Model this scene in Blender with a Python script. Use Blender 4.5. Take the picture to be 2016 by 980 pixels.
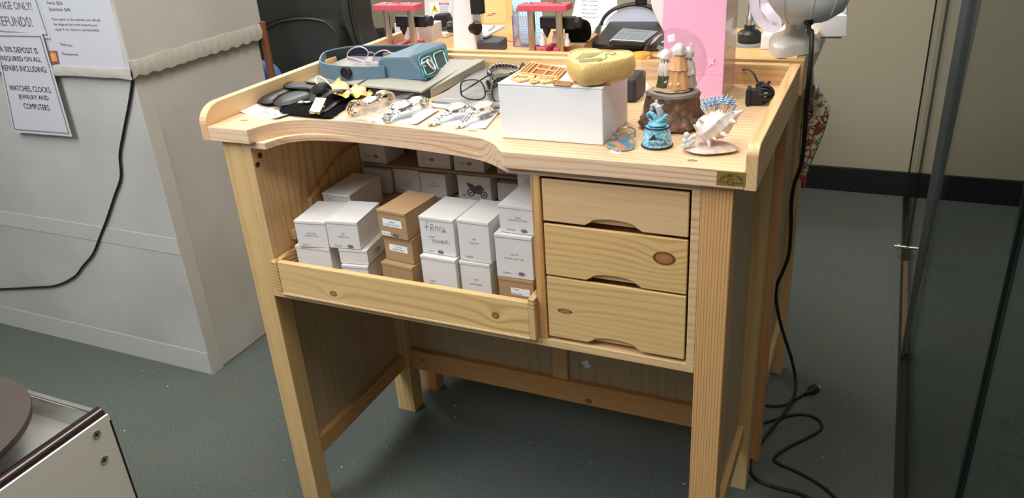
import bpy, bmesh, math, random
from mathutils import Vector, Matrix
random.seed(7)
for o in list(bpy.data.objects): bpy.data.objects.remove(o)
S = bpy.context.scene
COL = S.collection
# ------------------------------------------------------------------ camera
FPX = 1574.3
CAM = Vector((1.1368, -1.0598, 1.3321))
_y, _p, _r = [math.radians(a) for a in (25.8986, 25.4908, -4.0583)]
FWD = Vector((-math.sin(_y)*math.cos(_p), math.cos(_y)*math.cos(_p), -math.sin(_p)))
_rt = Vector((math.cos(_y), math.sin(_y), 0)); _up = _rt.cross(FWD)
RT = _rt*math.cos(_r)+_up*math.sin(_r); UP = -_rt*math.sin(_r)+_up*math.cos(_r)
cd = bpy.data.cameras.new('camera'); cam = bpy.data.objects.new('camera', cd); COL.objects.link(cam)
cd.sensor_width = 36; cd.lens = 36*FPX/2016; cd.clip_start = .02; cd.clip_end = 50
M = Matrix((( RT.x, UP.x, -FWD.x, CAM.x), (RT.y, UP.y, -FWD.y, CAM.y), (RT.z, UP.z, -FWD.z, CAM.z), (0,0,0,1)))
cam.matrix_world = M
S.camera = cam
# ------------------------------------------------------------------ world, lights, exposure
w = bpy.data.worlds.new('world'); S.world = w; w.use_nodes = True
bg = w.node_tree.nodes['Background']; bg.inputs[0].default_value = (1.0, .95, .88, 1); bg.inputs[1].default_value = .16
def area(name, loc, target, size, sizey, power, col):
    l = bpy.data.lights.new(name, 'AREA'); l.shape = 'RECTANGLE'; l.size = size; l.size_y = sizey; l.energy = power; l.color = col
    o = bpy.data.objects.new(name, l); COL.objects.link(o); o.location = loc
    o.rotation_euler = (Vector(target)-Vector(loc)).to_track_quat('-Z', 'Y').to_euler(); return o
area('window_daylight', (-.6, -1.5, 2.45), (.45, .2, .90), 1.3, 1.0, 44, (.88, .93, 1.0))
area('ceiling_light_left', (-.75, -.55, 2.85), (-.1, .1, 0), 1.2, .6, 14, (1.0, .95, .86))
area('ceiling_light_right', (1.1, -.75, 2.85), (.1, .1, .4), 1.2, .6, 25, (1.0, .93, .82))
area('ceiling_light_rear', (.45, .6, 2.85), (.1, .5, 0), 1.2, .6, 30, (1.0, .94, .84))
area('rear_window_daylight', (-1.1, 1.9, 2.4), (.5, .7, .9), 1.2, .8, 28, (.93, .96, 1.0))
VS = S.view_settings; VS.view_transform = 'Standard'; VS.look = 'None'; VS.exposure = .15; VS.gamma = 1; VS.use_curve_mapping = False
# ------------------------------------------------------------------ helpers: pixel of the photograph -> point on a real plane
def ray(px, py): return FWD + RT*((px-1008)/FPX) - UP*((py-490)/FPX)
def on(ax, px, py, v):
    d = ray(px, py); return CAM + d*((v-CAM[ax])/d[ax])
def X(px, py, v): return on(0, px, py, v)
def Y(px, py, v): return on(1, px, py, v)
def Z(px, py, v): return on(2, px, py, v)
def V(*a): return Vector(a)
def wmat(o):
    m = o.matrix_basis.copy()
    while o.parent: o = o.parent; m = o.matrix_basis @ m
    return m
class MB:
    def __init__(s): s.b = bmesh.new()
    def face(s, pts):
        vs = [s.b.verts.new(p) for p in pts]; return s.b.faces.new(vs)
    def hull(s, pts, faces):
        vs = [s.b.verts.new(p) for p in pts]
        for f in faces: s.b.faces.new([vs[i] for i in f])
        return s
    def hexa(s, p):   # p: 4 bottom (ccw) + 4 top
        return s.hull(p, [(3,2,1,0),(4,5,6,7),(0,1,5,4),(1,2,6,5),(2,3,7,6),(3,0,4,7)])
    def box(s, a, b, m=None):
        x0,y0,z0 = a; x1,y1,z1 = b
        p = [V(x0,y0,z0),V(x1,y0,z0),V(x1,y1,z0),V(x0,y1,z0),V(x0,y0,z1),V(x1,y0,z1),V(x1,y1,z1),V(x0,y1,z1)]
        if m: p = [m@q for q in p]
        return s.hexa(p)
    def obox(s, c, u, v, n, su, sv, sn):    # oriented box, full sizes
        c=Vector(c); u=Vector(u).normalized()*su/2; v=Vector(v).normalized()*sv/2; n=Vector(n).normalized()*sn/2
        return s.hexa([c-u-v-n, c+u-v-n, c+u+v-n, c-u+v-n, c-u-v+n, c+u-v+n, c+u+v+n, c-u+v+n])
    def prism(s, pts, ext):     # planar outline swept by ext
        ext = Vector(ext); a=[s.b.verts.new(p) for p in pts]; b=[s.b.verts.new(Vector(p)+ext) for p in pts]
        s.b.faces.new(a); s.b.faces.new(b[::-1]); n=len(a)
        for i in range(n): s.b.faces.new([a[i], b[i], b[(i+1)%n], a[(i+1)%n]])
        return s
    def tube(s, pts, r, n=10, closed=False, flat=1.0, up=None):
        pts=[Vector(p) for p in pts]; N=len(pts); rings=[]; prev=None
        rr = r if isinstance(r,(list,tuple)) else [r]*N
        for i,p in enumerate(pts):
            a = pts[(i-1)%N] if (closed or i>0) else p; c = pts[(i+1)%N] if (closed or i<N-1) else p
            t=(c-a).normalized()
            if prev is None:
                k = Vector(up) if up is not None else (V(0,0,1) if abs(t.z)<.9 else V(1,0,0))
                u = (k-t*k.dot(t)).normalized()
            else:
                k = Vector(up) if up is not None else prev
                u = (k-t*k.dot(t))
                u = u.normalized() if u.length>1e-6 else prev
            prev=u; v=t.cross(u)
            rings.append([s.b.verts.new(p+u*math.cos(2*math.pi*j/n)*rr[i]*flat+v*math.sin(2*math.pi*j/n)*rr[i]) for j in range(n)])
        for i in range(N if closed else N-1):
            A=rings[i]; B=rings[(i+1)%N]
            for j in range(n): s.b.faces.new([A[j],A[(j+1)%n],B[(j+1)%n],B[j]])
        if not closed: s.b.faces.new(rings[0][::-1]); s.b.faces.new(rings[-1])
        return s
    def lathe(s, prof, c=(0,0,0), axis=(0,0,1), n=32, sx=1, sy=1, wob=None):
        c=Vector(c); ax=Vector(axis).normalized(); k=V(1,0,0) if abs(ax.x)<.9 else V(0,1,0)
        u=(k-ax*k.dot(ax)).normalized(); v=ax.cross(u); rings=[]
        for (r,h) in prof:
            if r<1e-6: rings.append([s.b.verts.new(c+ax*h)])
            else:
                ring=[]
                for j in range(n):
                    a=2*math.pi*j/n; q=r*(wob(a,h) if wob else 1)
                    ring.append(s.b.verts.new(c+ax*h+u*math.cos(a)*q*sx+v*math.sin(a)*q*sy))
                rings.append(ring)
        for A,B in zip(rings, rings[1:]):
            for j in range(n):
                k2=(j+1)%n
                if len(A)==1 and len(B)==1: continue
                if len(A)==1: s.b.faces.new([A[0],B[k2],B[j]][::-1])
                elif len(B)==1: s.b.faces.new([A[j],A[k2],B[0]])
                else: s.b.faces.new([A[j],A[k2],B[k2],B[j]])
        if len(rings[0])>1: s.b.faces.new(rings[0][::-1])
        if len(rings[-1])>1: s.b.faces.new(rings[-1])
        return s
    def ell(s, c, rx, ry=None, rz=None, n=24, m=12, rot=None):
        ry=ry or rx; rz=rz or rx; c=Vector(c); mt=rot or Matrix.Identity(3)
        rows=[]
        for i in range(m+1):
            t=math.pi*i/m
            if i in (0,m): rows.append([s.b.verts.new(c+mt@V(0,0,rz*math.cos(t)))])
            else: rows.append([s.b.verts.new(c+mt@V(rx*math.sin(t)*math.cos(2*math.pi*j/n), ry*math.sin(t)*math.sin(2*math.pi*j/n), rz*math.cos(t))) for j in range(n)])
        for A,B in zip(rows,rows[1:]):
            for j in range(n):
                k=(j+1)%n
                if len(A)==1: s.b.faces.new([A[0],B[j],B[k]])
                elif len(B)==1: s.b.faces.new([A[j],B[0],A[k]])
                else: s.b.faces.new([A[j],B[j],B[k],A[k]])
        return s
    def pillow(s, outline, n, th, inset=.35, rings=5):   # puffed closed outline, thickness th along n
        n=Vector(n).normalized(); c=sum((Vector(p) for p in outline), V(0,0,0))/len(outline)
        N=len(outline); layers=[]
        for sgn in (-1,1):
            L=[]
            for k in range(rings+1):
                f=k/rings; sc=1-f*.999; h=math.sqrt(max(0,1-(1-min(1,f/inset))**2)) if f<inset else 1
                L.append([s.b.verts.new(c+(Vector(p)-c)*sc+n*sgn*h*th/2) for p in outline] if not (k==0 and sgn==1) else layers[0][0])
            layers.append(L)
        for si,L in enumerate(layers):
            for A,B in zip(L,L[1:]):
                for j in range(N):
                    k=(j+1)%N; f=[A[j],A[k],B[k],B[j]]
                    s.b.faces.new(f if si else f[::-1])
        return s
    def build(s, name, mat, parent=None, smooth=None, bevel=0, world=True, seg=2, sub=0, solid=0, origin=None):
        b=s.b; bmesh.ops.recalc_face_normals(b, faces=b.faces)
        me=bpy.data.meshes.new(name)
        if parent is not None and world:
            b.transform(wmat(parent).inverted())
        off=V(0,0,0)
        if parent is None:
            xs=[v.co for v in b.verts]
            off=V((min(v.x for v in xs)+max(v.x for v in xs))/2,(min(v.y for v in xs)+max(v.y for v in xs))/2,min(v.z for v in xs))
            b.transform(Matrix.Translation(-off))
        b.to_mesh(me); b.free()
        o=bpy.data.objects.new(name, me); COL.objects.link(o); o.location=off
        if parent is not None: o.parent=parent
        for m in (mat if isinstance(mat,(list,tuple)) else [mat]): me.materials.append(m)
        if smooth is not None:
            for p in me.polygons: p.use_smooth=True
            if smooth<179: 
                try: me.set_sharp_from_angle(angle=math.radians(smooth))
                except Exception: pass
        if solid:
            md=o.modifiers.new('solid','SOLIDIFY'); md.thickness=solid; md.offset=0
        if bevel:
            md=o.modifiers.new('bevel','BEVEL'); md.width=bevel; md.segments=seg; md.limit_method='ANGLE'; md.angle_limit=math.radians(40)
        if sub:
            md=o.modifiers.new('sub','SUBSURF'); md.levels=sub; md.render_levels=sub
        return o
def tag(o, label=None, cat=None, group=None, kind=None):
    if label: o['label']=label
    if cat: o['category']=cat
    if group: o['group']=group
    if kind: o['kind']=kind
    return o
def thing(name, loc, label, cat, rz=0, rx=0, group=None, kind=None):
    o=bpy.data.objects.new(name, None); COL.objects.link(o); o.location=loc; o.rotation_euler=(rx,0,rz); o.empty_display_size=.02
    return tag(o,label,cat,group,kind)
def spline(pts, k=6, closed=False):
    pts=[Vector(p) for p in pts]; N=len(pts); out=[]
    rng = range(N) if closed else range(N-1)
    for i in rng:
        g=lambda j: pts[j%N] if closed else pts[max(0,min(N-1,j))]
        a,b,c,d=g(i-1),g(i),g(i+1),g(i+2)
        for q in range(k):
            t=q/k; out.append(.5*((2*b)+(c-a)*t+(2*a-5*b+4*c-d)*t*t+(3*b-a-3*c+d)*t**3))
    if not closed: out.append(pts[-1])
    return out
# ------------------------------------------------------------------ materials
def nt(name):
    m=bpy.data.materials.new(name); m.use_nodes=True; return m, m.node_tree, m.node_tree.nodes['Principled BSDF']
def C(c): return (c[0],c[1],c[2],1)
def srgb(r,g,b):
    f=lambda c:(c/255/12.92) if c/255<=.04045 else ((c/255+.055)/1.055)**2.4
    return (f(r),f(g),f(b))
def mat(name, col, rough=.5, metal=0, var=0, scale=40, bump=0, bscale=200, emis=0, alpha=1, trans=0, ior=1.45, coat=0, sheen=0, spec=.5):
    m,t,p=nt(name); N=t.nodes; L=t.links
    p.inputs['Base Color'].default_value=C(col); p.inputs['Roughness'].default_value=rough; p.inputs['Metallic'].default_value=metal
    p.inputs['IOR'].default_value=ior; p.inputs['Transmission Weight'].default_value=trans; p.inputs['Alpha'].default_value=alpha
    p.inputs['Coat Weight'].default_value=coat; p.inputs['Sheen Weight'].default_value=sheen; p.inputs['Specular IOR Level'].default_value=spec
    if var or bump:
        g=N.new('ShaderNodeNewGeometry')
    if var:
        n=N.new('ShaderNodeTexNoise'); n.inputs['Scale'].default_value=scale; n.inputs['Detail'].default_value=4; L.new(g.outputs['Position'],n.inputs['Vector'])
        mx=N.new('ShaderNodeMix'); mx.data_type='RGBA'
        mx.inputs[6].default_value=C([c*(1-var) for c in col]); mx.inputs[7].default_value=C([min(1,c*(1+var)) for c in col])
        L.new(n.outputs['Fac'],mx.inputs[0]); L.new(mx.outputs[2],p.inputs['Base Color'])
    if bump:
        n=N.new('ShaderNodeTexNoise'); n.inputs['Scale'].default_value=bscale; n.inputs['Detail'].default_value=3; L.new(g.outputs['Position'],n.inputs['Vector'])
        b=N.new('ShaderNodeBump'); b.inputs['Strength'].default_value=bump; b.inputs['Distance'].default_value=.002
        L.new(n.outputs['Fac'],b.inputs['Height']); L.new(b.outputs['Normal'],p.inputs['Normal'])
    return m
def math_(t,op,a,b=None):
    n=t.nodes.new('ShaderNodeMath'); n.operation=op
    for i,x in enumerate((a,b)):
        if x is None: continue
        if isinstance(x,(int,float)): n.inputs[i].default_value=x
        else: t.links.new(x,n.inputs[i])
    return n.outputs[0]
def ramp(t, fac, stops):
    n=t.nodes.new('ShaderNodeValToRGB'); t.links.new(fac,n.inputs[0]); e=n.color_ramp.elements
    while len(e)<len(stops): e.new(.5)
    for el,(p,c) in zip(e,stops): el.position=p; el.color=C(c) if len(c)==3 else c
    return n.outputs[0]
def mix(t, fac, a, b, mode='MIX'):
    n=t.nodes.new('ShaderNodeMix'); n.data_type='RGBA'; n.blend_type=mode; n.clamp_factor=True
    for i,x in ((0,fac),(6,a),(7,b)):
        if isinstance(x,(int,float)): n.inputs[i].default_value=x
        elif isinstance(x,(tuple,list)): n.inputs[i].default_value=C(x)
        else: t.links.new(x,n.inputs[i])
    return n.outputs[2]
PALE=(.70,.49,.27); LINE=(.50,.265,.095); ORG=(.60,.30,.12)
def wood(name, grain=(.1,1,1), seed=0, pale=PALE, line=LINE, org=ORG, period=.011, contrast=.55, streak=.35, distort=2.0, knots=(), rough=.45, dirv=(.3,.6,1)):
    m,t,p=nt(name); N=t.nodes; L=t.links
    g=N.new('ShaderNodeNewGeometry'); mp=N.new('ShaderNodeMapping'); mp.inputs['Scale'].default_value=grain; mp.inputs['Location'].default_value=(seed*1.7,seed*.9,seed*2.3)
    L.new(g.outputs['Position'],mp.inputs['Vector'])
    n1=N.new('ShaderNodeTexNoise'); n1.inputs['Scale'].default_value=9; n1.inputs['Detail'].default_value=2; L.new(mp.outputs[0],n1.inputs['Vector'])
    d=N.new('ShaderNodeVectorMath'); d.operation='DOT_PRODUCT'; L.new(g.outputs['Position'],d.inputs[0]); d.inputs[1].default_value=[dirv[i]*(0 if grain[i]<.5 else 1) for i in range(3)]
    ph=math_(t,'ADD', d.outputs['Value'], math_(t,'MULTIPLY', n1.outputs['Fac'], .035*distort))
    kf=None
    for (kc,kr,ks) in knots:      # centre, radii, phase push
        s=N.new('ShaderNodeVectorMath'); s.operation='SUBTRACT'; L.new(g.outputs['Position'],s.inputs[0]); s.inputs[1].default_value=kc
        q=N.new('ShaderNodeVectorMath'); q.operation='DIVIDE'; L.new(s.outputs[0],q.inputs[0]); q.inputs[1].default_value=kr
        ln=N.new('ShaderNodeVectorMath'); ln.operation='LENGTH'; L.new(q.outputs[0],ln.inputs[0])
        dd=ln.outputs['Value']
        push=math_(t,'DIVIDE',ks,math_(t,'ADD',1.0,math_(t,'MULTIPLY',math_(t,'MULTIPLY',dd,dd),.35)))
        ph=math_(t,'ADD',ph,push)
        dn=math_(t,'ADD',dd,math_(t,'MULTIPLY',math_(t,'SUBTRACT',n1.outputs['Fac'],.5),.9))
        kf=dn if kf is None else math_(t,'MINIMUM',kf,dn)
    sn=math_(t,'SINE', math_(t,'MULTIPLY', ph, 2*math.pi/period))
    v=math_(t,'ADD', math_(t,'MULTIPLY', sn, .5), .5)
    n2=N.new('ShaderNodeTexNoise'); n2.inputs['Scale'].default_value=7; n2.inputs['Detail'].default_value=3; L.new(mp.outputs[0],n2.inputs['Vector'])
    amp=math_(t,'MULTIPLY', math_(t,'POWER', v, 3.0), math_(t,'MULTIPLY', ramp(t,n2.outputs['Fac'],[(.38,(.12,)*3),(.62,(1,)*3)]), 2.0*contrast))
    col=mix(t, amp, pale, line)
    n3=N.new('ShaderNodeTexNoise'); n3.inputs['Scale'].default_value=4.5; n3.inputs['Detail'].default_value=1; L.new(mp.outputs[0],n3.inputs['Vector'])
    sf=ramp(t, n3.outputs['Fac'], [(.50,(0,0,0)),(.68,(1,1,1))])
    col=mix(t, math_(t,'MULTIPLY',sf,streak), col, org)
    mp2=N.new('ShaderNodeMapping'); mp2.inputs['Scale'].default_value=[x*.35 if x<.5 else 1 for x in grain]; L.new(g.outputs['Position'],mp2.inputs['Vector'])
    n4=N.new('ShaderNodeTexNoise'); n4.inputs['Scale'].default_value=420; n4.inputs['Detail'].default_value=2; L.new(mp2.outputs[0],n4.inputs['Vector'])
    col=mix(t, .28, col, ramp(t,n4.outputs['Fac'],[(.3,(.45,.3,.17)),(.7,(.95,.78,.55))]), 'SOFT_LIGHT')
    if kf is not None:
        col=mix(t, ramp(t,kf,[(.0,(.6,)*3),(.35,(.85,)*3),(.66,(.95,)*3),(.84,(0,)*3)]), col, (.33,.125,.04))
        col=mix(t, ramp(t,kf,[(0,(.0,)*3),(.58,(0,)*3),(.66,(.95,)*3),(.74,(.9,)*3),(.84,(0,)*3)]), col, (.12,.035,.012))
    L.new(col,p.inputs['Base Color']); p.inputs['Roughness'].default_value=rough; p.inputs['Coat Weight'].default_value=.15; p.inputs['Coat Roughness'].default_value=.35
    return m
GX,GY,GZ=(.1,1,1),(1,.1,1),(1,1,.1)
# papers with printed text, metals, etc.
WHT=mat('white_card',(.80,.80,.80),.55,var=.02,scale=15); WHT2=mat('white_card_warm',(.70,.68,.66),.6,var=.04,scale=30)
PAPER=mat('white_paper',(.86,.87,.90),.6); SIGNP=mat('sign_paper',(.60,.61,.65),.6); INK=mat('black_ink',(.02,.02,.022),.6); INKG=mat('grey_ink',(.14,.14,.15),.6)
KRAFT=mat('kraft_board',srgb(170,138,102),.7,var=.06,scale=60)
STEEL=mat('polished_steel',(.72,.71,.69),.18,1); STEELD=mat('brushed_steel',(.55,.54,.52),.33,1); GOLD=mat('gold_metal',(.85,.60,.24),.22,1); GOLDP=mat('pale_gold_metal',(.82,.68,.45),.25,1)
BLK=mat('black_plastic',(.014,.014,.016),.38); BLKM=mat('black_rubber',(.012,.012,.013),.55); GREYP=mat('grey_plastic',(.28,.30,.31),.4)
LEATH=mat('black_leather',(.036,.039,.035),.42,bump=.3,bscale=500); VELV=mat('black_velvet',(.004,.004,.005),.95,spec=.1)
GLASS=mat('clear_glass',(1,1,1),.02,trans=1,ior=1.3)
def txt(name, s, c, u, n, width, height, m, parent, world=True, eps=.0004, bend=0, shear=0):
    cu=bpy.data.curves.new(name,'FONT'); cu.body=s; cu.size=1; cu.resolution_u=2; cu.shear=shear
    to=bpy.data.objects.new(name,cu); me=bpy.data.meshes.new_from_object(to); bpy.data.objects.remove(to); bpy.data.curves.remove(cu)
    if not me.vertices: return
    xs=[v.co.x for v in me.vertices]; ys=[v.co.y for v in me.vertices]
    x0,x1,y0,y1=min(xs),max(xs),min(ys),max(ys); c=Vector(c); u=Vector(u).normalized(); n=Vector(n).normalized(); v=n.cross(u)
    inv = wmat(parent).inverted() if world else Matrix.Identity(4)
    for q in me.vertices:
        a=((q.co.x-x0)/(x1-x0)-.5)*width; b=((q.co.y-y0)/(y1-y0)-.5)*height
        if bend: b+= bend*(1-(2*a/width)**2)-bend*.5
        q.co=inv@(c+u*a+v*b+n*eps)
    me.name=name; o=bpy.data.objects.new(name,me); COL.objects.link(o); o.parent=parent; me.materials.append(m); return o
def ptxt(name, s, p1, p2, hpx, plane, m, parent, n, eps=.0006, **k):   # text between two photo pixels that lie on a plane
    f={'x':X,'y':Y,'z':Z}[plane[0]]; a=f(*p1,plane[1]); b=f(*p2,plane[1]); mid=(a+b)/2
    h=(f((p1[0]+p2[0])/2,(p1[1]+p2[1])/2-hpx/2,plane[1])-f((p1[0]+p2[0])/2,(p1[1]+p2[1])/2+hpx/2,plane[1])).length
    return txt(name,s,mid,b-a,n,(b-a).length,h,m,parent,eps=eps,**k)
# ================================================================== SETTING
m,t,p=nt('green_grey_carpet'); g=t.nodes.new('ShaderNodeNewGeometry')
v1=t.nodes.new('ShaderNodeTexVoronoi'); v1.inputs['Scale'].default_value=110; t.links.new(g.outputs['Position'],v1.inputs['Vector'])
n1=t.nodes.new('ShaderNodeTexNoise'); n1.inputs['Scale'].default_value=260; n1.inputs['Detail'].default_value=4; t.links.new(g.outputs['Position'],n1.inputs['Vector'])
n2=t.nodes.new('ShaderNodeTexNoise'); n2.inputs['Scale'].default_value=5; n2.inputs['Detail'].default_value=3; t.links.new(g.outputs['Position'],n2.inputs['Vector'])
c1=ramp(t,n1.outputs['Fac'],[(.3,(.064,.078,.070)),(.7,(.145,.168,.152))])
c2=mix(t,ramp(t,v1.outputs['Distance'],[(0,(.75,)*3),(.28,(0,)*3)]),c1,(.06,.07,.062))
c3=mix(t,ramp(t,n2.outputs['Fac'],[(.4,(0,)*3),(.75,(.35,)*3)]),c2,(.13,.125,.105))
t.links.new(c3,p.inputs['Base Color']); p.inputs['Roughness'].default_value=.95; p.inputs['Specular IOR Level'].default_value=.1
b=t.nodes.new('ShaderNodeBump'); b.inputs['Strength'].default_value=.5; b.inputs['Distance'].default_value=.003; t.links.new(n1.outputs['Fac'],b.inputs['Height']); t.links.new(b.outputs[0],p.inputs['Normal'])
CARPET=m
WALLM=mat('beige_wall_paint',srgb(170,160,138),.8,bump=.12,bscale=90)
tag(MB().box((-3.2,-3.4,-.05),(3.2,2.39,0)).build('floor',CARPET),kind='structure')
tag(MB().box((-3.2,2.39,-.05),(3.2,2.49,3.0)).build('wall_back',WALLM),kind='structure')
tag(MB().box((-3.2,2.378,0),(3.2,2.39,.105)).build('baseboard_back',mat('dark_cove_base',(.012,.013,.014),.45),bevel=.002),kind='structure')
tag(MB().box((-3.2,-3.4,2.95),(3.2,2.39,3.0)).build('ceiling',mat('ceiling_tile',(.75,.73,.7),.9)),kind='structure')
tag(MB().box((-3.3,-3.4,-.05),(-3.2,2.49,3.0)).build('wall_left',WALLM),kind='structure')
# ------------------------------------------------------------------ glass partition on the right
def partition():
    r=thing('glass_partition',(1.295,1.1,0),'tall frameless glass partition with floor track along the right of the aisle','glass partition',kind='structure')
    TG,tt,pp=nt('smoked_glass')
    for nd in list(tt.nodes):
        if nd.type!='OUTPUT_MATERIAL': tt.nodes.remove(nd)
    out=[n for n in tt.nodes][0]
    tr=tt.nodes.new('ShaderNodeBsdfTransparent'); tr.inputs[0].default_value=(.76,.78,.77,1)
    gl=tt.nodes.new('ShaderNodeBsdfGlossy'); gl.inputs['Roughness'].default_value=.02; gl.inputs[0].default_value=(.8,.85,.85,1)
    fr=tt.nodes.new('ShaderNodeMath'); fr.operation='MULTIPLY_ADD'; lw=tt.nodes.new('ShaderNodeLayerWeight'); lw.inputs[0].default_value=.12; tt.links.new(lw.outputs['Facing'],fr.inputs[0]); fr.inputs[1].default_value=.30; fr.inputs[2].default_value=.015
    mx=tt.nodes.new('ShaderNodeMixShader'); tt.links.new(fr.outputs[0],mx.inputs[0]); tt.links.new(tr.outputs[0],mx.inputs[1]); tt.links.new(gl.outputs[0],mx.inputs[2]); tt.links.new(mx.outputs[0],out.inputs[0])
    DK=mat('dark_bronze',(.035,.032,.028),.35,.6); ALU=mat('brushed_aluminium',(.42,.43,.45),.35,1); EDGE=mat('dark_glass_edge',(.006,.010,.009),.15)
    MB().box((1.278,-.9,0),(1.284,2.378,.014)).box((1.300,-.9,0),(1.306,2.378,.014)).box((1.284,-.9,0),(1.300,2.378,.004)).build('floor_track',DK,r)
    CG=TG.copy(); CG.name='clear_partition_glass'; [n for n in CG.node_tree.nodes if n.type=='BSDF_TRANSPARENT'][0].inputs[0].default_value=(.95,.96,.95,1)
    MB().box((1.288,1.14,.012),(1.296,2.36,2.4)).build('glass_pane',CG,r)
    MB().box((1.299,-.070,.012),(1.303,1.14,2.4)).build('glass_pane',TG,r)
    MB().box((1.299,-.9,.012),(1.303,-.082,2.4)).build('glass_pane',TG,r)
    MB().hexa([V(1.283,1.105,.012),V(1.294,1.105,.012),V(1.294,1.121,.012),V(1.283,1.121,.012),V(1.283,1.105,2.4),V(1.370,1.105,2.4),V(1.370,1.121,2.4),V(1.283,1.121,2.4)]).box((1.286,1.126,.012),(1.297,1.133,2.4)).build('frame_post',ALU,r,bevel=.001)
    MB().box((1.281,2.30,.012),(1.287,2.312,2.4)).build('frame_post',DK,r)
    bc=Z(1780,486,.05); MB().box((1.288,bc.y-.016,.06),(1.296,bc.y+.016,2.4)).build('pane_edge',EDGE,r)
    MB().box((1.284,1.135,.004),(1.300,bc.y-.02,.007)).build('track_insert',mat('worn_wood_stop',(.20,.13,.07),.6),r)
    MB().box((1.2965,-.084,.012),(1.3055,-.068,2.4)).build('pane_edge',EDGE,r)
    MB().tube([(1.250,bc.y,.05),(1.335,bc.y,.05)],.006,12).lathe([(.011,-.004),(.011,.004)],(1.264,bc.y,.05),(1,0,0),16).build('bolt',STEEL,r,smooth=40)
partition()
# ------------------------------------------------------------------ white pedestal cabinet on the left
def pedestal():
    r=thing('white_pedestal',(-1.1,.62,0),'large scuffed white covered pedestal cabinet left of the wooden bench','pedestal cabinet')
    m,t,p=nt('scuffed_white_board'); g=t.nodes.new('ShaderNodeNewGeometry')
    n=t.nodes.new('ShaderNodeTexNoise'); n.inputs['Scale'].default_value=3; n.inputs['Detail'].default_value=5; t.links.new(g.outputs['Position'],n.inputs['Vector'])
    v=t.nodes.new('ShaderNodeTexVoronoi'); v.inputs['Scale'].default_value=9; t.links.new(g.outputs['Position'],v.inputs['Vector'])
    col=ramp(t,n.outputs['Fac'],[(.3,(.47,.455,.43)),(.65,(.57,.56,.54))])
    col=mix(t,ramp(t,v.outputs['Distance'],[(0,(.8,)*3),(.035,(0,)*3)]),col,(.25,.2,.16))
    sep=t.nodes.new('ShaderNodeSeparateXYZ'); t.links.new(g.outputs['Position'],sep.inputs[0])
    t.links.new(col,p.inputs['Base Color']); p.inputs['Roughness'].default_value=.55
    PB=m; TAPE=mat('crumpled_white_tape',(.52,.49,.44),.5,bump=.5,bscale=60)
    MB().box((-1.75,.385,0),(-.603,.865,.925)).build('cabinet_body',PB,r,bevel=.004)
    MB().box((-1.78,.372,.925),(-.590,.880,1.62)).build('upper_box',PB,r,bevel=.006)
    # tape bands and seams
    mb=MB()
    def wavy(a,b,hgt,thick,nrm,seed,amp=.008):
        a=Vector(a); b=Vector(b); rnd=random.Random(seed); K=90; top=[];bot=[]; f=[rnd.uniform(6,60) for _ in range(5)]; g_=lambda u,o: sum(math.sin(u*q+o+q) for q in f)/4
        for i in range(K+1):
            p0=a.lerp(b,i/K); top.append(p0+V(0,0,hgt/2+amp*.5*g_(i/K*.5,1))); bot.append(p0+V(0,0,-hgt/2+amp*g_(i/K*1.3,4)))
        rr=[]
        nrm=Vector(nrm)
        for i in range(K+1):
            rr.append([mb.b.verts.new(q) for q in (top[i],top[i]+nrm*.002,top[i].lerp(bot[i],.5)+nrm*(thick+.002*g_(i/K*2,2)+.002),bot[i]+nrm*.003,bot[i])])
        for i in range(K):
            for j in range(4): mb.b.faces.new([rr[i][j],rr[i+1][j],rr[i+1][j+1],rr[i][j+1]])
    wavy((-1.75,.372,.922),(-.588,.372,.922),.026,.003,(0,-1,0),1,.003)
    wavy((-.590,.372,.932),(-.590,.88,.932),.042,.004,(1,0,0),2,.004)
    mb.build('seam_tape',TAPE,r,smooth=50)
    FLAT=mat('flat_white_tape',(.56,.55,.52),.4)
    MB().box((-1.75,.3835,.405),(-.603,.385,.455)).box((-1.75,.3835,.0),(-.6035,.385,.075)).box((-.603,.385,0),(-.6015,.43,.925)).build('tape_strip',FLAT,r)
    return r
PED=pedestal()
def sign(name,label,corners,yp,lines,border=True,extra=None):
    P=[Y(*c,yp) for c in corners]    # tl,tr,br,bl
    r=thing(name,(sum((q for q in P),V(0,0,0))/4),label,'paper sign')
    th=V(0,.0006,0)
    MB().prism([q for q in P],th).build('sheet',SIGNP,r)
    if border:
        mb=MB(); c=sum((q for q in P),V(0,0,0))/4
        for k in (0,1):
            Q=[]
            for q in P:
                d=(c-q); Q.append(q+V(math.copysign(.008+.005*k,d.x),0,math.copysign(.008+.005*k,d.z))-V(0,.0006,0))
            for i in range(4):
                a,b=Q[i],Q[(i+1)%4]
                if k==0: mb.tube([a,b],.0006,4)
                N=max(4,int((b-a).length/.004))
                for j in range(N):
                    if k==0:
                        q=a.lerp(b,(j+.5)/N)+ (c-a.lerp(b,.5)).normalized()*.0022; mb.obox(q,(1,0,.7),(-.7,0,1),(0,1,0),.0022,.0012,.0004)
            
        mb.build('printed_border',INKG,r)
    for (s,a,b,h,mm) in lines: ptxt('printed_text',s,a,b,h,('y',yp),mm,r,(0,-1,0),eps=.0008)
    if extra: extra(r)
    return r
sign('wall_sign','cut-off white sheet reading NGE ONLY! and REFUNDS!, topmost left on the pedestal',[(-40,-40),(62,-40),(100,76),(-20,66)],.3705,
     [('NGE ONLY!',(0,10),(62,12),14,INKG),('REFUNDS!',(-6,41),(62,43),17,INKG)])
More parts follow.
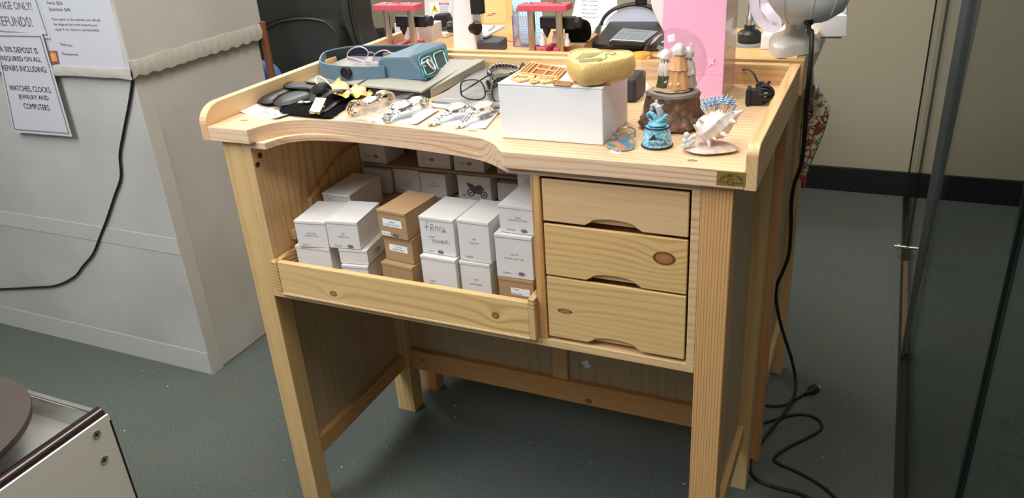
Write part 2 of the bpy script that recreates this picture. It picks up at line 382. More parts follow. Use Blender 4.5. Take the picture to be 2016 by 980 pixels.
def flag(r):
    MB().prism([Y(*c,.3692) for c in ((96,100),(111,100),(116,125),(102,126))],V(0,.0004,0)).build('picture_sticker',mat('purple_orange_print',(.35,.10,.14),.5,var=.9,scale=60),r)
    MB().prism([Y(*c,.3688) for c in ((98,104),(109,104),(113,120),(103,122))],V(0,.0003,0)).build('picture_centre',mat('orange_print',(.85,.38,.08),.5,var=.4,scale=90),r)
sign('wall_sign','white sheet listing Swiss and Japanese watch fees, signed Management',[(60,-40),(208,-40),(250,146),(112,140)],.3715,
     [('Swiss $50',(92,5),(123,7),7,INKG),('Japanese $40',(96,18),(139,20),8,INKG),('If you agree on the estimate you will get',(103,38),(198,40),6,INKG),
      ('the diagnose fee credit towards your',(106,48),(192,50),6,INKG),('repair if not, then it is nonrefundable.',(109,58),(197,60),6,INKG),('Thank you,',(118,87),(143,90),6,INKG),('Management',(123,106),(154,108),6,INKG),('And',(89,75),(100,76),5,INKG)],border=False,extra=flag)
sign('wall_sign','bordered white sheet asking a 50% deposit on watches, clocks, jewelry and computers',[(-14,64),(82,65),(142,269),(27,260)],.366,
     [('A 50% DEPOSIT IS',(0,96),(74,100),10,INK),('REQUIRED ON ALL',(4,115),(81,118),10,INK),('REPAIRS INCLUDING:',(4,133),(92,137),10,INK),
      ('WATCHES, CLOCKS,',(19,173),(101,178),11,INK),('JEWELRY AND',(37,191),(96,194),10,INK),('COMPUTERS',(47,208),(97,212),10,INK)])
tag(MB().tube(spline([Y(*c,.380) for c in ((262,150),(255,200),(243,262),(236,305),(238,348),(226,385),(211,430),(197,466),(183,500),(163,524),(146,545),(110,562),(60,566),(0,569),(-60,569))],5),.0035,8).build('black_cable',BLKM,smooth=60),
    'thin black cord draped down the front of the white pedestal','cord')
# ================================================================== WORKBENCH (front)
H,T,D,LT,LP=.937,.027,.483,.017,.0375
W_TOP=wood('pine_top',GX,1,pale=(.70,.53,.35),line=(.58,.38,.21),contrast=.45,streak=.2,period=.016,dirv=(0,1,.25),distort=1.4,
    knots=[((.522,.086,.937),(.012,.006,.02),.02),((.905,.028,.937),(.010,.006,.02),.02),((.062,.05,.937),(.011,.006,.02),.02)])
W_EDGE=wood('pine_edge',GX,4,pale=(.78,.58,.42),line=(.57,.31,.18),contrast=.75,streak=.2,period=.013,dirv=(0,.5,1),distort=5)
W_LIP=wood('pine_lip',GY,6,pale=(.73,.53,.31),line=(.52,.29,.11),contrast=.5,streak=.3,period=.009,dirv=(1,0,.6))
W_LEGL=wood('pine_leg_pale',GZ,2,pale=(.66,.45,.22),line=(.55,.32,.12),contrast=.4,streak=.2,period=.02,dirv=(1,.8,0))
W_LEGR=wood('pine_leg_orange',GZ,3,pale=(.66,.40,.185),line=(.50,.245,.085),contrast=.6,streak=.55,period=.0048,dirv=(1,.8,0),distort=.4)
W_RAIL=wood('pine_side_rail',GY,7,pale=(.60,.39,.18),line=(.45,.24,.09),contrast=.5,streak=.4,period=.012,dirv=(1,0,.6))
W_SIDE=wood('pine_inner_side',GZ,8,pale=(.64,.43,.22),line=(.50,.29,.12),contrast=.5,streak=.35,period=.02,dirv=(0,1,0),distort=4)
W_X=wood('pine_board_x',GX,9,pale=(.70,.50,.28),line=(.55,.34,.15),contrast=.45,streak=.2,period=.013,dirv=(0,.3,1))
W_STR=wood('pine_stretcher',GX,12,pale=(.56,.30,.11),line=(.42,.2,.06),contrast=.4,streak=.6,period=.02,dirv=(0,.3,1),knots=[((.585,.43,.15),(.012,.05,.009),.02),((.12,.43,.17),(.008,.05,.006),.02)])
W_PLY=wood('birch_ply',GZ,14,pale=(.46,.36,.235),line=(.36,.26,.15),org=(.40,.29,.18),contrast=.35,streak=.5,period=.03,dirv=(1,1,0),distort=4)
W_D1=wood('pine_drawer_one',GX,21,pale=(.70,.49,.28),line=(.60,.38,.2),org=(.66,.38,.21),contrast=.35,streak=.8,period=.02,dirv=(0,0,1),distort=1)
W_D2=wood('pine_drawer_two',GX,22,pale=(.70,.47,.215),line=(.50,.29,.09),contrast=.6,streak=.25,period=.012,dirv=(0,0,1),distort=2.4,knots=[(tuple(Y(1307,509,.0126)),(.024,.05,.0155),.030)])
W_D3=wood('pine_drawer_three',GX,23,pale=(.70,.48,.225),line=(.50,.29,.10),contrast=.62,streak=.35,period=.0105,dirv=(0,0,1),distort=2.6,knots=[(tuple(Y(1112,613,.0126)),(.018,.05,.006),.018)])
W_TRAY=wood('pine_tray_front',GX,25,pale=(.70,.50,.24),line=(.54,.30,.11),org=(.62,.34,.13),contrast=.6,streak=.85,period=.022,dirv=(0,.4,1),distort=3,
    knots=[(tuple(Y(658,577,.004)),(.011,.05,.0075),.025),(tuple(Y(977,620,.004)),(.011,.05,.0095),.025)])
W_END=wood('pine_end_grain',(1,1,1),31,pale=(.66,.45,.22),line=(.34,.17,.06),contrast=1.0,streak=.2,period=.0075,dirv=(.35,.2,1),distort=.6)
CUT=spline([V(.110,0,0),V(.120,.030,0),V(.134,.055,0),V(.158,.074,0),V(.20,.086,0),V(.288,.088,0),V(.40,.079,0),V(.485,.069,0),V(.548,.055,0),V(.585,.034,0),V(.612,.004,0),V(.620,0,0)],4)
SCUT=spline([V(.134,.013,0),V(.146,.050,0),V(.168,.070,0),V(.20,.081,0),V(.288,.0875,0),V(.40,.0785,0),V(.50,.066,0),V(.555,.052,0),V(.592,.031,0),V(.617,.013,0)],4)
def bench_front():
    r=thing('workbench',(.5,.24,0),'pale pine jeweller bench with curved cutout, open tray and three drawers','workbench')
    B=.0012
    mb=MB(); pts=[V(LT,0,H)]+[V(p.x,p.y,H) for p in CUT]+[V(1-LT,0,H),V(1-LT,D-.017,H),V(LT,D-.017,H)]
    mb.prism(pts,V(0,0,-T)); o=mb.build('tabletop',[W_TOP,W_EDGE],r,bevel=B)
    for f in o.data.polygons:
        f.material_index = 0 if abs(f.normal.z)>.5 else 1
    mb=MB(); pts=[V(.078,.013,H-T)]+[V(p.x,p.y,H-T) for p in SCUT]+[V(.922,.013,H-T),V(.922,.44,H-T),V(.078,.44,H-T)]
    mb.prism(pts,V(0,0,-.0125)).build('subtop',W_EDGE,r,bevel=.0008)
    def lip(x0,x1,prof):
        MB().prism([V(x0,y,z) for y,z in prof],V(x1-x0,0,0)).build('side_lip',W_LIP,r,bevel=.0015)
    arc=lambda r0,zs:[(r0*(1-math.cos(a)), zs+(H+LP-zs)*math.sin(a)) for a in [math.pi/2*i/8 for i in range(1,9)]]
    lip(0,LT,[(0,H-T-.001),(0,H+.004)]+arc(.045,H+.004)+[(D,H+LP),(D,H-T-.001)])
    lip(1-LT,1,[(0,H-T-.001),(0,H+.022)]+arc(.022,H+.022)+[(D,H+LP),(D,H-T-.001)])
    MB().box((LT,D-.017,H-T),(1-LT,D,H+LP)).build('back_lip',W_X,r,bevel=.0015)
    # legs
    for (x0,x1,y0,y1,m) in ((.032,.078,.0126,.058,W_LEGL),(.922,.968,.0126,.058,W_LEGR),(.032,.085,.4285,.475,W_LEGL),(.915,.968,.4285,.475,W_LEGL)):
        MB().box((x0,y0,0),(x1,y1,H-T)).build('leg',m,r,bevel=.0015)
    # side frames
    for (px,r0,r1) in ((.050,.045,.070),(.937,.930,.955)):
        MB().box((px,.058,.17),(px+.006,.4285,H-T)).build('side_panel',W_PLY,r)
        MB().box((r0,.058,.140),(r1,.4285,.182)).build('side_rail',W_RAIL,r,bevel=.001)
        MB().box((r0,.058,H-T-.05),(r1,.4285,H-T)).build('side_rail',W_LEGL,r)
    # back
    MB().box((.085,.46,.18),(.915,.466,H-T)).build('back_panel',W_PLY,r)
    MB().box((.49,.452,.194),(.529,.46,.60)).build('back_stile',W_LEGL,r)
    MB().box((.085,.442,.136),(.915,.472,.194)).build('back_stretcher',W_STR,r,bevel=.002)
    # cabinet
    MB().box((.078,.0126,.600),(.098,.44,H-T-.0125)).build('cabinet_side',W_SIDE,r,bevel=B)
    MB().box((.909,.0126,.600),(.922,.44,H-T-.0125)).build('cabinet_side',W_X,r,bevel=B)
    MB().box((.656,.0126,.600),(.672,.44,H-T-.0125)).build('divider',wood('pine_divider',GZ,41,pale=(.66,.44,.2),line=(.5,.26,.08),org=(.52,.22,.08),contrast=.6,streak=.8,period=.014,dirv=(1,0,0)),r,bevel=B)
    MB().box((.078,.0126,.585),(.922,.44,.600)).build('bottom_shelf',W_X,r,bevel=B)
    MB().box((.098,.440,.600),(.909,.446,H-T-.0125)).build('cabinet_back',W_SIDE,r)
    # swept organiser shelves inside
    prof=[(.135,.688),(.137,.748),(.175,.765),(.215,.783),(.25,.797),(.29,.806),(.438,.806),(.438,.688)]
    MB().prism([V(.0985,y,z) for y,z in prof],V(.011,0,0)).build('organiser_side',W_SIDE,r,bevel=B)
    MB().box((.110,.318,.700),(.120,.438,.761)).build('shelf_support',W_X,r)
    MB().box((.0985,.318,.7605),(.655,.438,.7655)).build('upper_shelf',mat('shelf_board',(.40,.29,.21),.6,var=.1,scale=30),r)
    MB().box((.110,.150,.692),(.655,.438,.700)).build('lower_shelf',mat('shelf_board_tan',(.52,.38,.24),.6,var=.08,scale=30),r)
    MB().box((.0985,.070,.688),(.110,.135,.708)).build('tray_runner',W_X,r,bevel=B)
    for c in ((511.5,306),(507,324)):
        q=X(*c,.098); MB().lathe([(.0055,0),(.0055,.001),(.0035,.0012),(.0033,-.0008),(0,-.001)],q,(1,0,0),16).build('screw_hole',mat('dark_screw',(.08,.05,.03),.5,.3),r,smooth=40)
    # pull-out tray
    F=MB().box((.1135,.0015,.6045),(.6435,.0135,.672)).build('tray_front',W_TRAY,r,bevel=B)
    MB().box((.1000,.0,.601),(.1130,.148,.672)).build('tray_side',W_END,r,bevel=B)
    MB().box((.6440,.0,.601),(.6555,.148,.680)).build('tray_side',W_END,r,bevel=B)
    MB().box((.1135,.0135,.601),(.6435,.1475,.610)).build('tray_bottom',W_X,r)
    MB().box((.1135,-.001,.6015),(.6435,.0135,.6045)).build('tray_slot_strip',mat('pale_strip',(.66,.52,.3),.5),r)
    # drawers
    def drawer(z0,z1,m,i):
        x0,x1=.6745,.9055; cx=.790; hw,hh=.040,.0135
        pr=[(x0,z1),(x0,z0),(cx-hw-.006,z0),(cx-hw+.004,z0+.006)]+[(cx-(hw-.004)*math.cos(a),z0+.006+(hh-.006)*math.sin(a)) for a in [math.pi*k/12 for k in range(1,12)]]+[(cx+hw-.004,z0+.006),(cx+hw+.006,z0),(x1,z0),(x1,z1)]
        MB().prism([V(a,.0135,b) for a,b in pr],V(0,.0062,0)).build('drawer',m,r,bevel=.0014)
        MB().box((x0+.008,.0200,z0+.0035),(x1-.008,.40,z1-.012)).build('drawer_box',W_X,r)
    drawer(.8215,.8925,W_D1,0); drawer(.7250,.8165,W_D2,1); drawer(.6070,.7215,W_D3,2)
    # brass maker plate
    P=[Y(1412,336,-.0004),Y(1469,340,-.0004),Y(1467,368.5,-.0004),Y(1409.5,364,-.0004)]
    q=MB().prism(P,V(0,.0012,0)).build('brass_plate',mat('olive_brass_plate',srgb(158,132,62),.4,.35),r,bevel=.0003)
    ptxt('plate_text','GROBET USA',(1417,347.5),(1463,351),6.5,('y',-.001),INK,q,(0,-1,0),eps=.0003,bend=.0065)
    c=Y(1438,358,-.0016)
    mb=MB(); mb.tube([c+V(.0046*math.cos(a),0,.0046*math.sin(a)) for a in [math.pi*(.2+1.75*k/20) for k in range(21)]],.00035,5)
    mb.tube([c+V(.0045,0,-.0005),c+V(.0005,0,-.0005)],.00035,5); mb.tube([c+V(-.017,0,.000),c+V(-.0065,0,-.001)],.00035,5).tube([c+V(.0065,0,-.001),c+V(.0165,0,.0)],.00035,5)
    mb.build('plate_emblem',INK,q)
    # little price sticker on the back panel
    MB().prism([Y(*c,.4595) for c in ((1145,712),(1156,709),(1164,722),(1153,725))],V(0,.0004,0)).build('sticker',PAPER,r)
    return r
BENCH=bench_front()
# ------------------------------------------------------------------ second bench, back to back
def bench_rear():
    r=thing('workbench',(.5,.75,0),'second pine bench standing back to back behind the front one, topped with tools','workbench')
    x0,x1,y0,y1=.014,1.004,.500,1.0; B=.0012
    W2=wood('pine_rear_top',GX,51,pale=(.72,.46,.22),line=(.58,.33,.13),contrast=.5,streak=.4,period=.015,dirv=(0,1,.3)); W3=wood('pine_rear_leg',GZ,52,pale=(.58,.30,.15),line=(.45,.2,.08),contrast=.4,streak=.6,period=.02,dirv=(1,1,0))
    MB().box((x0+LT,y0+.017,H-T),(x1-LT,y1,H)).build('tabletop',W2,r,bevel=B)
    MB().box((x0,y0,H-T),(x1,y0+.017,H+LP+.002)).build('back_lip',W2,r,bevel=B)
    for a in (x0,x1-LT): MB().prism([V(a,y,z) for y,z in ((y0+.017,H-T),(y0+.017,H+LP+.002),(y1-.04,H+LP+.002),(y1-.01,H+.03),(y1,H+.005),(y1,H-T))],V(LT,0,0)).build('side_lip',W_LIP,r,bevel=B)
    for (a,b,c,d,m) in ((.053,.097,.535,.575,W3),(.935,.981,.535,.575,W3),(.053,.097,.925,.967,W_LEGL),(.938,.984,.925,.967,W_LEGL)):
        MB().box((a,c,0),(b,d,H-T)).build('leg',m,r,bevel=.0015)
    for (a,b) in ((.062,.068),(.955,.961)):
        MB().box((a,.575,.18),(b,.925,H-T)).build('side_panel',W_PLY,r); MB().box((a-.012,.575,.14),(b+.012,.925,.182)).build('side_rail',W_LEGL,r)
    MB().box((.097,.55,.194),(.935,.556,H-T)).build('back_panel',W_PLY,r)
    MB().box((.097,.54,.15),(.935,.565,.194)).build('back_stretcher',W_STR,r)
    MB().box((.097,.57,.585),(.935,.94,.60)).build('bottom_shelf',W_X,r)
bench_rear()
# ================================================================== BOXES IN THE BENCH
def carton(x,y,z,yaw,w,h,d,label,cat='box',m=None,lines=(),stamp=None,grp='small cartons in the bench',flap=True,extra=None,tilt=0,labelbg=()):
    m=m or WHT2
    r=thing('cardboard_carton',(x,y,z),label,cat,rz=yaw,rx=tilt,group=grp)
    g=.0006
    MB().box((0,.0012,g),(w,d,h-.0016)).build('carton_body',m,r,world=False,bevel=.0009)
    MB().box((-.0004,0,h-.0014),(w+.0004,d,h)).box((0,.0,h-.0052),(w,.0010,h-.0014)).build('lid',m,r,world=False,bevel=.0004)
    for (cx,cz,ww,hh) in labelbg:
        MB().box((w*cx-ww/2,.0008,h*cz-hh/2),(w*cx+ww/2,.0013,h*cz+hh/2)).build('paper_label',PAPER,r,world=False)
    for (s,cx,cz,ww,hh) in lines:
        txt('printed_text',s,(w*cx,.0010,h*cz),(1,0,0),(0,-1,0),ww,hh,INKG,r,world=False,eps=.0004)
    if stamp:
        mb=MB(); cx,cz=stamp; c=V(w*cx,.0006,h*cz)
        mb.tube([c+V(.0058*math.cos(a),0,.0034*math.sin(a)) for a in [2*math.pi*k/16 for k in range(16)]],.00035,4,closed=True)
        for k in (-1,0,1): mb.box((c.x-.0038,c.y-.0003,c.z+k*.0014-.0004),(c.x+.0038,c.y+.0002,c.z+k*.0014+.0004))
        mb.build('oval_stamp',INKG,r,world=False)
    if extra: extra(r,w,h,d)
    return r
T0=.611
def one(r,w,h,d): txt('handwriting','One',(w+.0004,d*.45,h*.5),(0,1,0),(1,0,0),.022,.009,INKG,r,world=False,shear=.4)
def franck(r,w,h,d):
    mb=MB()
    def st(pts): mb.tube(spline([V(w*a,.0006,h*b) for a,b in pts],4),.00024,5)
    st([(.30,.86),(.22,.88),(.20,.80),(.20,.62)]); st([(.14,.73),(.28,.76)])
    st([(.32,.62),(.33,.80),(.40,.82),(.41,.74),(.34,.72),(.42,.64)]); st([(.46,.66),(.47,.76),(.52,.78),(.53,.68),(.54,.66)]); st([(.57,.66),(.58,.77),(.63,.78),(.64,.66),(.70,.68)]); st([(.70,.80),(.70,.64),(.76,.77)]); st([(.70,.70),(.80,.66)])
    st([(.24,.48),(.44,.50)]); st([(.34,.49),(.33,.32)]); st([(.40,.42),(.37,.36),(.42,.33),(.45,.40),(.41,.42)]); st([(.47,.42),(.50,.34),(.53,.40),(.56,.34),(.60,.42)]); st([(.61,.37),(.68,.38),(.63,.42),(.62,.35),(.68,.34)]); st([(.72,.34),(.73,.44),(.78,.42),(.74,.38),(.84,.34)])
    mb.build('handwriting',INK,r,world=False,smooth=60)
def bike(r,w,h,d):
    mb=MB(); u=lambda a,b: V(w*a,.0008,h*b)
    for cx,cz,rr in ((.38,.33,.0072),(.78,.30,.0068)):
        mb.tube([u(cx,cz)+V(rr*math.cos(a),0,rr*math.sin(a)) for a in [2*math.pi*k/20 for k in range(20)]],.0013,5,closed=True)
        mb.lathe([(.0025,0),(.0025,.0006)],u(cx,cz),(0,-1,0),10)
    mb.prism([u(*q) for q in ((.28,.72),(.46,.68),(.52,.58),(.60,.66),(.72,.66),(.80,.52),(.74,.46),(.66,.30),(.46,.32),(.40,.44),(.33,.55))],V(0,-.0004,0))
    mb.build('motorcycle_print',mat('print_grey',(.12,.12,.12),.6,var=.7,scale=260),r,world=False)
TX=lambda a,b,wa=.020,wb=.030,cz=.50,dz=.075: ((a,.5,cz+dz/2*1.2,wa,.0028),(b,.5,cz-dz/2*1.4,wb,.0028))
code=lambda s,cx=.27,cz=.11: (s,cx,cz,.017,.0032)
# tray, left to right
carton(.136,.036,T0,.06,.078,.084,.108,'white carton low in the tray, under the forklift truck carton',lines=(('C2700-BR',.5,.30,.016,.003),))
carton(.149,.031,.6955,.15,.066,.0555,.100,'white carton with lower flap print FORKLIFT TRUCK, left end of the tray',lines=TX('C24/ TW','FORKLIFT TRUCK')+(code('C2477-YL'),))
carton(.240,.036,T0,.15,.055,.0565,.100,'white carton at tray bottom, under the one with handwriting on its side')
carton(.236,.040,.6680,.127,.060,.032,.095,'shallow white carton with One handwritten on its side',extra=one)
carton(.220,.036,.7005,.133,.0655,.0565,.100,'white carton printed FISHING ROD, right of the forklift truck one',lines=TX('C37G','FISHING ROD',.008,.022)+(code('C751-BL'),),stamp=(.68,.11))
carton(.128,.152,.7010,.03,.066,.058,.118,'white carton lying behind the forklift truck carton on the lower shelf',lines=(('C22-A',.25,.80,.008,.003),))
carton(.333,.036,T0,-.095,.070,.0765,.105,'brown carton at tray bottom, lowest of the left brown stack',m=KRAFT)
carton(.337,.048,.6880,-.115,.065,.0495,.105,'brown carton printed CABINET STEREO, middle of the brown stack',m=KRAFT,lines=TX('C123 BR','CABINET STEREO',.016,.028,.55),labelbg=((.5,.55,.042,.013),))
carton(.335,.042,.7380,-.098,.064,.0530,.100,'brown carton printed ESPRESSO MACHINE, top of the brown stack',m=KRAFT,lines=TX('C3089 BR','ESPRESSO MACHINE',.014,.032,.56)+(code('C2517-BR',.24,.14),),stamp=(.58,.13),labelbg=((.5,.56,.042,.014),(.24,.14,.020,.0075)))
carton(.420,.036,T0,-.03,.072,.1025,.105,'white carton under the handwritten Franck Tower carton',lines=(('C1677',.28,.52,.012,.003),('5043SDG',.28,.46,.016,.003)))
carton(.420,.046,.7140,-.028,.0700,.0720,.098,'white carton with Franck Tower handwritten on its front',lines=(('C3031',.25,.08,.012,.003),),stamp=(.55,.09),extra=franck)
carton(.4965,.041,T0,.02,.0590,.0995,.105,'white carton low in the tray, under the gear shift carton',lines=TX('C1708','MOTORBIKE',.010,.024,.62))
carton(.498,.044,.7110,-.015,.0610,.0790,.095,'white carton printed GEAR SHIFT, right of the handwritten one',lines=TX('C456','GEAR SHIFT',.008,.018,.52)+(code('C1286-BL',.30,.12),))
carton(.5725,.038,T0,-.01,.0665,.0820,.100,'brown carton printed FISHING SET, bottom right of the tray',m=KRAFT,lines=TX('C1060','FISHING SET',.010,.022,.70),labelbg=((.62,.70,.036,.013),))
carton(.5720,.037,.6935,.02,.0680,.0815,.100,'white carton printed VINTAGE LUXURY CAR, right of the tray',lines=TX('C1062 TW','VINTAGE LUXURY CAR',.016,.036,.52)+(code('C2480-YL',.28,.12),),stamp=(.68,.13))
carton(.5800,.045,.7755,-.01,.0680,.0510,.120,'white carton printed VINTAGE SUITCASE, top right of the tray boxes',lines=TX('C1065','VINTAGE SUITCASE',.010,.034,.55)+(code('C3161A-BR.',.30,.14),),stamp=(.66,.14))
carton(.5530,.185,.7010,.0,.100,.160,.080,'tall white carton standing behind the vintage suitcase carton',lines=(('PUMP',.45,.88,.010,.003),))
# lower shelf row
G2='small cartons on the inner shelves'
carton(.1230,.3070,.7010,.02,.0640,.0540,.110,'white carton at the left end under the inner shelf',lines=TX('C2306 BL','LUXURY CRUISER',.016,.026),grp=G2,m=WHT)
carton(.1930,.3190,.7010,.015,.0640,.0570,.110,'white carton under the inner shelf, second from its left end',lines=TX('C2364 RS','DOUBLE DECKER BUS',.014,.032,.40)+(code('C2390-B',.2,.12),),grp=G2,m=WHT)
carton(.2600,.3170,.7010,-.04,.0640,.0550,.110,'white carton under the inner shelf, directly left of the motorcycle one',lines=TX('C1450','SEWING MACHINE',.010,.026,.55),grp=G2,m=WHT)
carton(.3500,.3200,.7010,.007,.0770,.0570,.110,'white carton with a motorcycle picture and number 16',lines=(('16',.18,.22,.007,.006),),grp=G2,m=WHT,extra=bike)
carton(.4430,.3200,.7010,.01,.0640,.0480,.110,'white carton under the shelf, right of the motorcycle one',lines=TX('C1206','MOTOR HOME',.010,.022,.4),grp=G2,m=WHT)
# upper shelf row
carton(.1110,.3200,.7660,-.03,.0670,.0620,.075,'white carton at the left end on top of the inner shelf',lines=(code('C2300-BR',.30,.26),),stamp=(.64,.26),grp=G2,m=WHT)
carton(.2580,.3200,.7660,.03,.0770,.0620,.105,'white carton on top of the inner shelf, second from its left end',lines=(code('C2394-RD',.22,.35),('QUARTET',.5,.82,.016,.003)),stamp=(.45,.32),grp=G2,m=WHT)
carton(.3460,.3200,.7660,.01,.0690,.0620,.080,'white carton on top of the inner shelf, third from its left end',lines=(code('C1076-NT',.25,.30),),stamp=(.52,.30),grp=G2,m=WHT)
carton(.4430,.3240,.7660,.0,.0700,.0620,.090,'white carton at the right end on top of the inner shelf',grp=G2,m=WHT)
# ================================================================== THINGS ON THE FRONT BENCH
def tglass(name, tint=(1,1,1), rough=.03, ior=1.45, milky=0):
    m,t,p=nt(name); N=t.nodes; L=t.links
    for nd in list(N):
        if nd.type!='OUTPUT_MATERIAL': N.remove(nd)
    out=N[0] if N[0].type=='OUTPUT_MATERIAL' else [n for n in N][0]
    tr=N.new('ShaderNodeBsdfTransparent'); tr.inputs[0].default_value=C(tint); gl=N.new('ShaderNodeBsdfGlossy'); gl.inputs['Roughness'].default_value=rough
    lw=N.new('ShaderNodeLayerWeight'); lw.inputs[0].default_value=.25; pw=math_(t,'POWER',lw.outputs['Facing'],3.0); fr=N.new('ShaderNodeMath'); fr.operation='MULTIPLY_ADD'; L.new(pw,fr.inputs[0]); fr.inputs[1].default_value=(ior-1)*2.2; fr.inputs[2].default_value=.04; mx=N.new('ShaderNodeMixShader')
    L.new(fr.outputs[0],mx.inputs[0]); L.new(tr.outputs[0],mx.inputs[1]); L.new(gl.outputs[0],mx.inputs[2]); src=mx
    if milky:
        df=N.new('ShaderNodeBsdfDiffuse'); df.inputs[0].default_value=(.8,.8,.8,1); m2=N.new('ShaderNodeMixShader'); m2.inputs[0].default_value=milky
        L.new(mx.outputs[0],m2.inputs[1]); L.new(df.outputs[0],m2.inputs[2]); src=m2
    L.new(src.outputs[0],out.inputs[0]); return m
LENS=tglass('clear_lens',(.93,.94,.95)); LENSV=tglass('violet_tinted_lens',(.74,.71,.79)); PLASTIC=tglass('clear_plastic',(.90,.91,.92),.3,1.25,.10); DOME=tglass('globe_glass',(.94,.93,.94),.02,1.30)
zz=lambda pts,z: [Z(a,b,z) for a,b in pts]
yy=lambda pts,y: [Y(a,b,y) for a,b in pts]
def sheet(name,px,label,cat,m=PAPER,z=H+.0004,th=.0004,lines=(),group=None,curl=None):
    P=zz(px,z)
    c=sum(P,V(0,0,0))/len(P); r=thing(name,(c.x,c.y,z),label,cat,group=group)
    mb=MB(); n=8   # quad, gently curled
    a,b,cc,d=P; rows=[]
    for i in range(n+1):
        u=i/n; lift=(curl or 0)*max(0,(abs(u-.5)-.30)/.2)**2
        rows.append([mb.b.verts.new(a.lerp(b,u)+V(0,0,lift)),mb.b.verts.new(d.lerp(cc,u)+V(0,0,lift))])
    for i in range(n): mb.b.faces.new([rows[i][0],rows[i+1][0],rows[i+1][1],rows[i][1]])
    mb.build('paper_sheet',m,r,solid=th)
    for (s,p1,p2,h,mm) in lines: ptxt('printed_text',s,p1,p2,h,('z',z+th),mm,r,(0,0,1))
    return r
sheet('receipt',[(470,221),(545,236),(577,226),(512,207)],'small printed white slip at the front left corner of the bench','paper slip',curl=.004,lines=[('19.95  2/14',(510,220),(546,226),4,INKG),('repair no 318',(520,213),(556,219),3,INKG)])
sheet('job_ticket',[(728,240),(822,246),(866,218),(800,206)],'white job ticket under the chronograph watch','paper slip',curl=.003)
sheet('job_ticket',[(845,243),(956,255),(990,214),(900,205)],'white job ticket under the two dress watches beside the white box','paper slip',curl=.003)
sheet('folded_note',[(1232,186),(1272,188),(1276,164),(1262,162)],'white note behind the white box, left of the large snow globe','paper slip')
sheet('price_tag',[(1200,299),(1219,304),(1226,296),(1206,292)],'tiny white price tag in front of the map keyring','price tag',lines=[('7.99',(1206,298),(1218,300),3,INKG)])
# ---- pen pouch
def pouch():
    r=thing('leather_pouch',tuple(Z(565,185,H)),'black leather double pouch with snap flap by the left edge','leather pouch')
    q=mat('worn_black_leather',(.022,.023,.021),.40,bump=.25,bscale=300)
    for pts in ([(507,200),(512,192),(526,184),(556,173),(592,172),(600,176),(575,183),(553,192),(540,201),(522,204)],[(538,204),(548,194),(572,183),(600,177),(632,177),(622,187),(590,199),(563,207),(548,208)]):
        MB().pillow(spline(zz(pts,H+.009),3,True),(0,0,1),.014,inset=.7).build('pocket',q,r,smooth=80)
    MB().pillow(spline(zz([(556,164),(566,161),(590,162),(612,168),(628,170),(640,178),(625,180),(600,175),(580,174),(562,172)],H+.020),3,True),(0,0,1),.005).build('snap_flap',q,r,smooth=80)
    MB().lathe([(.0035,0),(.0035,.0012),(0,.0018)],Z(577,167,H+.022),n=16).build('snap_button',BLK,r,smooth=60)
pouch()
def velvet():
    r=thing('velvet_pouch',tuple(Z(630,205,H)),'flat black velvet drawstring pouch with gold satin ribbon','velvet pouch')
    MB().pillow(spline(zz([(550,219),(560,207),(600,188),(640,176),(700,180),(722,186),(722,192),(690,206),(668,219),(650,231),(600,228),(565,224)],H+.0045),3,True),(0,0,1),.008,inset=.12).build('pouch_body',VELV,r,smooth=80)
    SAT=mat('gold_satin',srgb(226,196,110),.32,.15,bump=.8,bscale=90,sheen=.3)
    random.seed(3)
    def fold(pts,z,th,nm):
        o=[Z(a,b,z) for a,b in pts]
        o=spline(o,3,True); c=sum(o,V(0,0,0))/len(o)
        o=[c+(q-c)*(1+.09*math.sin(i*1.9))+V(0,0,.003*math.sin(i*1.3)) for i,q in enumerate(o)]
        MB().pillow(o,(.2,-.6,.8),th,inset=.6).build(nm,SAT,r,smooth=60)
    fold([(648,176),(656,163),(668,153),(676,157),(690,176),(694,186),(680,190),(664,188)],H+.024,.016,'satin_bow')
    fold([(688,186),(691,172),(701,167),(713,168),(722,180),(716,189),(700,190)],H+.020,.014,'satin_bow')
    fold([(714,188),(722,180),(732,175),(736,182),(728,192),(720,194)],H+.012,.010,'satin_tail')
    CREAM=mat('cream_cord',(.80,.72,.48),.5)
    MB().tube(spline(zz([(652,171),(643,160),(632,152),(624,151),(621,158),(627,167),(640,171),(652,172)],H+.030),4),.0017,8).tube([Z(652,171,H+.030),Z(655,176,H+.008)],.0017,8).build('drawstring_loop',CREAM,r,smooth=60)
    MB().tube(spline(zz([(712,193),(716,187),(722,187),(724,193),(719,200),(713,198)],H+.010),3,True),.0022,8,closed=True).build('drawstring_knot',CREAM,r,smooth=60)
velvet()
